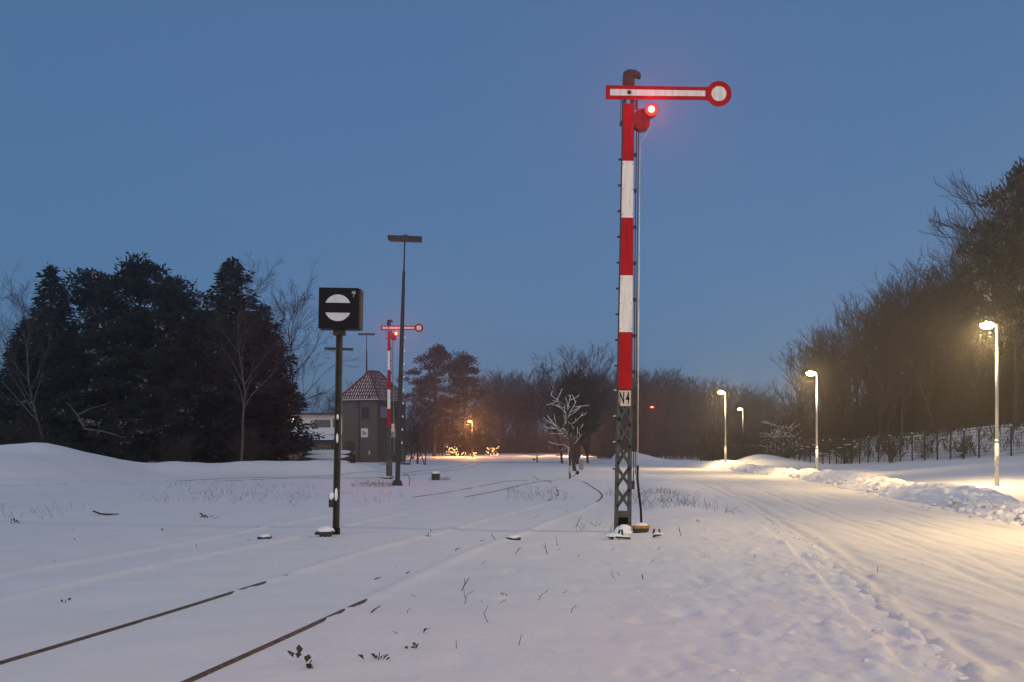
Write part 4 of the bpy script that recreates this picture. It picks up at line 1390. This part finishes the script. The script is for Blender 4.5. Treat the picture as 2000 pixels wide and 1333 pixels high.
# brush mass that fills the foot of the far woods
def thicket(name, label, x0, x1, y0, y1, hfun, n, seed, lean=.35):
    r = rng(seed)
    S = []
    XX = r.uniform(x0, x1, n); YY = r.uniform(y0, y1, n); ZZ = H(XX, YY)
    for k in range(n):
        x, y, z = XX[k], YY[k], ZZ[k]
        if y < 110 and x < np.interp(y, [60, 66, 74, 83.5, 95, 108], [34, 31.4, 28, 25, 23.4, 22.7]):
            continue                                  # nothing grows on the road side of the fence
        h = hfun(x, y) * r.uniform(.35, 1.0)
        p = np.array([x, y, z - .1]); d = np.array([r.normal(0, lean), r.normal(0, lean), 1.]); d /= np.linalg.norm(d)
        p1 = p + d * h * .5
        S.append((p, p1, .02, .014, 0))
        for b in range(4):
            d2 = d + r.normal(0, .45, 3) + np.array([0, 0, .2]); d2 /= np.linalg.norm(d2)
            q = p + d * h * r.uniform(.15, .5)
            S.append((q, q + d2 * h * r.uniform(.25, .5), .013, .006, 1))
    return S
def thicket_obj(name, label, args_list):
    S = []
    for a in args_list:
        S += thicket(name, label, *a)
    o = obj(name, seg_mesh(name, S, 3, minr=.014), TWIG)
    return tag(o, label, 'brushwood', kind='stuff')
thicket_obj('far_brushwood', 'brown brush filling the foot of the far wood',
            [(-22, 36, 226, 262, lambda x, y: 9.5, 4200, 3), (10, 62, 200, 250, lambda x, y: 9.5, 4600, 4), (12, 40, 158, 176, lambda x, y: 3.0, 900, 8)])

# right wood on the slope
r_ = rng(91)
def right_top(px):
    return np.interp(px, [1530, 1560, 1600, 1650, 1700, 1760, 1830, 1880, 1930, 1975, 2040, 2150], [700, 672, 640, 590, 535, 512, 500, 462, 430, 360, 290, 260])
n = 46
for i in range(n):
    u = (i + r_.random()) / n
    px = 1560 + u * 560
    d = (r_.uniform(90, 116) if i % 4 else r_.uniform(86, 90)) if px > 1640 else r_.uniform(112, 125)
    yt = float(right_top(px)) + abs(r_.normal(0, 34)) * (1 if i % 3 else .2)
    wh = 'at the low thin edge by the frosted shrub' if px < 1660 else ('above the middle of the mesh fence' if px < 1860 else 'among the tall pines by the lit lamp')
    plant_at(K_BARE[i % 4], px, yt, d, 12.2, 'bare_tree', 'leafless tree in the dark wood ' + wh, 'tree', 'dark wood ' + wh, r_.uniform(0, 6), widen=1.1)
for i, (px, yt, d) in enumerate([(1985, 305, 78), (2040, 330, 76), (1950, 420, 84), (2090, 300, 80)]):
    plant_at(K_PIN[2], px, yt, d, 14, 'pine_tree', 'tall dark pine rising highest over the wood above the fence', 'tree', 'tall pines in the wood', i * 1.9, widen=.8)
plant_at(K_BIRCH[0], 1620, 598, 105, 12.6, 'birch_tree', 'thin dead looking tree standing clear of the wood edge', 'tree', None, 1.1, widen=.5)
thicket_obj('near_brushwood', 'brown brush filling the foot of the wood above the fence',
            [(19, 27, 104, 128, lambda x, y: 5.0, 1600, 5), (31, 52, 90, 114, lambda x, y: 8.0, 3600, 6), (35, 46, 72, 88, lambda x, y: 4.5, 700, 7), (24, 31, 96, 114, lambda x, y: 5.0, 900, 9), (23, 38, 66, 106, lambda x, y: 1.9, 1300, 10)])
for i, (px, yt, d, k) in enumerate([(1545, 812, 105, 1.9), (1650, 830, 88, 1.3), (1740, 842, 80, 1.3), (1800, 850, 79, 1.4), (1880, 845, 75, 1.3)]):
    lab = 'frosted white shrub glowing beside the lit lamp' if i == 0 else 'low leafless shrub behind the mesh fence'
    plant_at(K_BUSHSNOW if i in (0, 3) else K_BUSH[i % 2], px, yt, d, 2.4, 'shrub', lab, 'shrub', 'snowy shrubs behind the fence' if i else None, i * 1.1, widen=k)
ln_ = thing('leaning_trunk', 'thin pale trunk leaning across the wood above the fence', 'trunk', at(1830, 850, 84))
MB().tube([(0, 0, 0), (-.9, 0, 2.8), (-1.9, 0, 5.4)], [.06, .05, .025], 6).build('trunk', BIRCH, ln_)

# shrubs hung with lights by the orange lamp
FAIRY = mat('fairy_light', (.9, .7, .5), .4, emit=(1.0, .50, .20), estr=22)
r_ = rng(66)
for i, (px, py, d, h, lab, n) in enumerate([(884, 874, 196, 2.1, 'round bush hung with small lights left of the orange lamp', 44), (924, 890, 196, 1.2, 'low bush with small lights right below the orange lamp', 30), (962, 872, 198, 2.2, 'small tree with lights at the end of the lit street', 40), (905, 885, 197, 1.2, 'tiny bush with few lights below the orange lamp', 12)]):
    x = (px - 1000) / FPX * d
    t = thing('lit_bush', lab, 'bush', (x, d, 0), (0, 0, i))
    for nme, me, mm in K_BUSH[i % 2].parts:
        o = obj(nme, me, mm, t); o.scale = (h / 2.9 * 1.0,) * 3
    bm_ = MB(); bm_.blob((0, 0, 0), (.032, .032, .032), 1, 6, 4, 0)
    me = bm_.mesh('light_bulb'); me.materials.append(FAIRY)
    for k in range(n):
        a = r_.uniform(0, 6.28); q = r_.random() ** .5
        o = obj('light_bulb', me, None, t)
        o.location = (math.cos(a) * q * h * .5, math.sin(a) * q * h * .5, h * r_.uniform(.2, 1.0))

# ------------------------------------------------------------------ weeds, sticks
def grass(name, label, patches, seed):
    r = rng(seed)
    S = []
    for (x0, x1, y0, y1, n, h) in patches:
        XX = r.uniform(x0, x1, n); YY = r.uniform(y0, y1, n); ZZ = H(XX, YY)
        for k in range(n):
            x, y, z = XX[k], YY[k], ZZ[k]
            hh = h * r.uniform(.3, 1)
            d = np.array([r.normal(0, .6), r.normal(0, .6), 1.]); d /= np.linalg.norm(d)
            p = np.array([x, y, z - .03]); p1 = p + d * hh * .6
            d2 = d + np.array([r.normal(0, .5), r.normal(0, .5), -.2]); d2 /= np.linalg.norm(d2)
            S.append((p, p1, .004, .003, 0)); S.append((p1, p1 + d2 * hh * .4, .003, .0015, 0))
    o = obj(name, seg_mesh(name, S, 3, minr=.0022), WEED)
    return tag(o, label, 'grass', kind='stuff')
grass('dry_grass', 'dry grass and weed stalks poking through the snow', [
    (-10.5, -6.0, 33, 40, 190, .26), (-12, -7, 40, 46, 90, .28), (-6.0, -3.4, 35, 44, 60, .2), (-.2, 1.9, 37, 50, 260, .22), (3.2, 5.4, 29, 44, 380, .36), (-6.5, -4.8, 49, 53, 240, .34),
    (-14, -10, 26, 30, 60, .3), (1.2, 1.9, 22, 25, 14, .3), (-4.2, -3.2, 60, 66, 120, .3), (-1, .6, 8.5, 13, 14, .22), (0.5, 2.0, 12, 19, 5, .2), (-12, 5, 14, 60, 110, .14)], 15)

def weed(label, px, py, kind, s=1.0, seed=1, group=None):
    d = CAM_H * FPX / (py - HORIZON)
    x = (px - 1000) / FPX * d
    z = ground_z(x, d)
    r = rng(seed)
    t = thing({'leaf': 'wilted_plant', 'stick': 'twig', 'stalk': 'dead_stalk', 'branch': 'fallen_stick'}[kind], label, 'plant' if kind in ('leaf', 'stalk') else 'stick', (x, d, z), (r.normal(0, .18), r.normal(0, .3), r.uniform(-.9, .9)) if kind != 'branch' else (0, 0, 0), group)
    if kind == 'leaf':
        for k in range(int(4 * s) + 2):
            a = r.uniform(0, 6.28); q = r.uniform(.01, .10) * s
            c_ = np.array([math.cos(a) * q, math.sin(a) * q * .6, .01])
            tip = c_ + np.array([math.cos(a) * .04 + r.normal(0, .015), math.sin(a) * .03, r.uniform(.01, .045)]) * s
            sd_ = np.array([.013 * s, .008 * s, .004])
            m = MB()
            th = np.array([0, .004, 0])
            mid = (c_ + tip) / 2 + np.array([0, 0, .012])
            m.add([c_, mid + sd_, tip, mid - sd_, c_ + th, mid + sd_ + th, tip + th, mid - sd_ + th], [(0, 1, 2, 3), (7, 6, 5, 4), (0, 4, 5, 1), (1, 5, 6, 2), (2, 6, 7, 3), (3, 7, 4, 0)])
            m.build('leaf', WEEDGREEN, t)
        MB().tube([(0, 0, -.03), (.01, 0, .05 * s)], .004, 5).build('stem', WEED, t)
    elif kind == 'stick':
        MB().tube([(-.06 * s, 0, .0), (0, .02, .02), (.08 * s, 0, .05 * s)], [.008, .007, .004], 5).build('stem', WEED, t)
    elif kind == 'stalk':
        MB().tube([(0, 0, -.04), (.01 * s, 0, .1 * s), (.03 * s, .0, .2 * s)], [.006, .005, .003], 5).build('stem', WEED, t)
        MB().tube([(.01 * s, 0, .1 * s), (-.03 * s, 0, .17 * s)], [.004, .002], 5).build('side_stem', WEED, t)
    else:
        MB().tube([(-.30 * s, .1, .10), (-.1 * s, 0, .04), (.06 * s, -.05, .03)], [.018, .02, .022], 6).build('limb', BARK, t)
        MB().tube([(.06 * s, -.05, .03), (.32 * s, -.05, .04)], [.024, .012], 6).build('limb', BARK, t)
    return t
weed('dark bent branch lying on the snow near the weeds', 205, 1010, 'branch', 1.0, 3)
weed('short dark stick lying on the snow mound slope', 88, 926, 'stick', 3.0, 4)
weed('tiny dark twig on the snow below the mound', 131, 931, 'stick', 1.6, 5)
weed('wilted dark leaves clustered in snow right of the bare rail', 598, 1318, 'leaf', 1.5, 6)
weed('pair of broad wilted leaves standing in the snow', 738, 1303, 'leaf', 1.2, 7)
weed('small wilted leaves beside a row of dots in the snow', 812, 1282, 'leaf', .8, 8)
weed('little leaf tuft above the row of wilted leaves', 826, 1255, 'leaf', .7, 9)
weed('thin twig lying flat right of the half covered rail', 733, 1210, 'stick', .8, 10)
weed('thin upright stalk between track and road verge', 901, 1165, 'stalk', .8, 11)
weed('dark dot of a weed tip beyond the thin stalk', 980, 1175, 'leaf', .4, 12)
weed('dark clump of leaves poking out by the buried rail', 836, 1052, 'leaf', 1.0, 13)
weed('small weed tip near the tall signal on the snow', 1256, 1143, 'stalk', .35, 14)
weed('tilted dark stick in the snow right of the tall signal', 1330, 1050, 'stalk', .9, 15)
weed('small dark dot of weed by the cable box', 1362, 1028, 'leaf', .6, 16)
weed('leaf clump in open snow left of the shunting signal', 405, 1012, 'leaf', 1.8, 17)
weed('small dark weed tip on open snow beyond the bare rail', 127, 1186, 'leaf', .5, 18)
weed('upright dead stalks in snow left of the tall signal', 1125, 1030, 'stalk', 1.2, 19)
weed('dead leaf on the snow by the fallen branch', 27, 1020, 'leaf', 1.6, 20)
for k in range(11):
    rr_ = rng(300 + k)
    px, py = rr_.uniform(20, 1400), rr_.uniform(950, 1150)
    weed('tiny dark weed tip poking through open snow', px, py, ('leaf', 'stick', 'stalk')[k % 3], rr_.uniform(.35, .8), 400 + k, 'weed tips in the snow')

# ------------------------------------------------------------------ haze: cold damp air with fine snow in it
hz = MB().box((0, 370, 13), (1160, 900, 34.0))
hm = bpy.data.materials.new('cold_haze')
hm.use_nodes = True
N, L = hm.node_tree.nodes, hm.node_tree.links
N.remove(N['Principled BSDF'])
pv = N.new('ShaderNodeVolumePrincipled')
pv.inputs['Color'].default_value = (.95, .95, .96, 1)
pv.inputs['Density'].default_value = .00115
pv.inputs['Anisotropy'].default_value = .8
L.new(pv.outputs[0], N['Material Output'].inputs['Volume'])
tag(hz.build('haze', hm), 'cold hazy air with fine snow', kind='stuff')
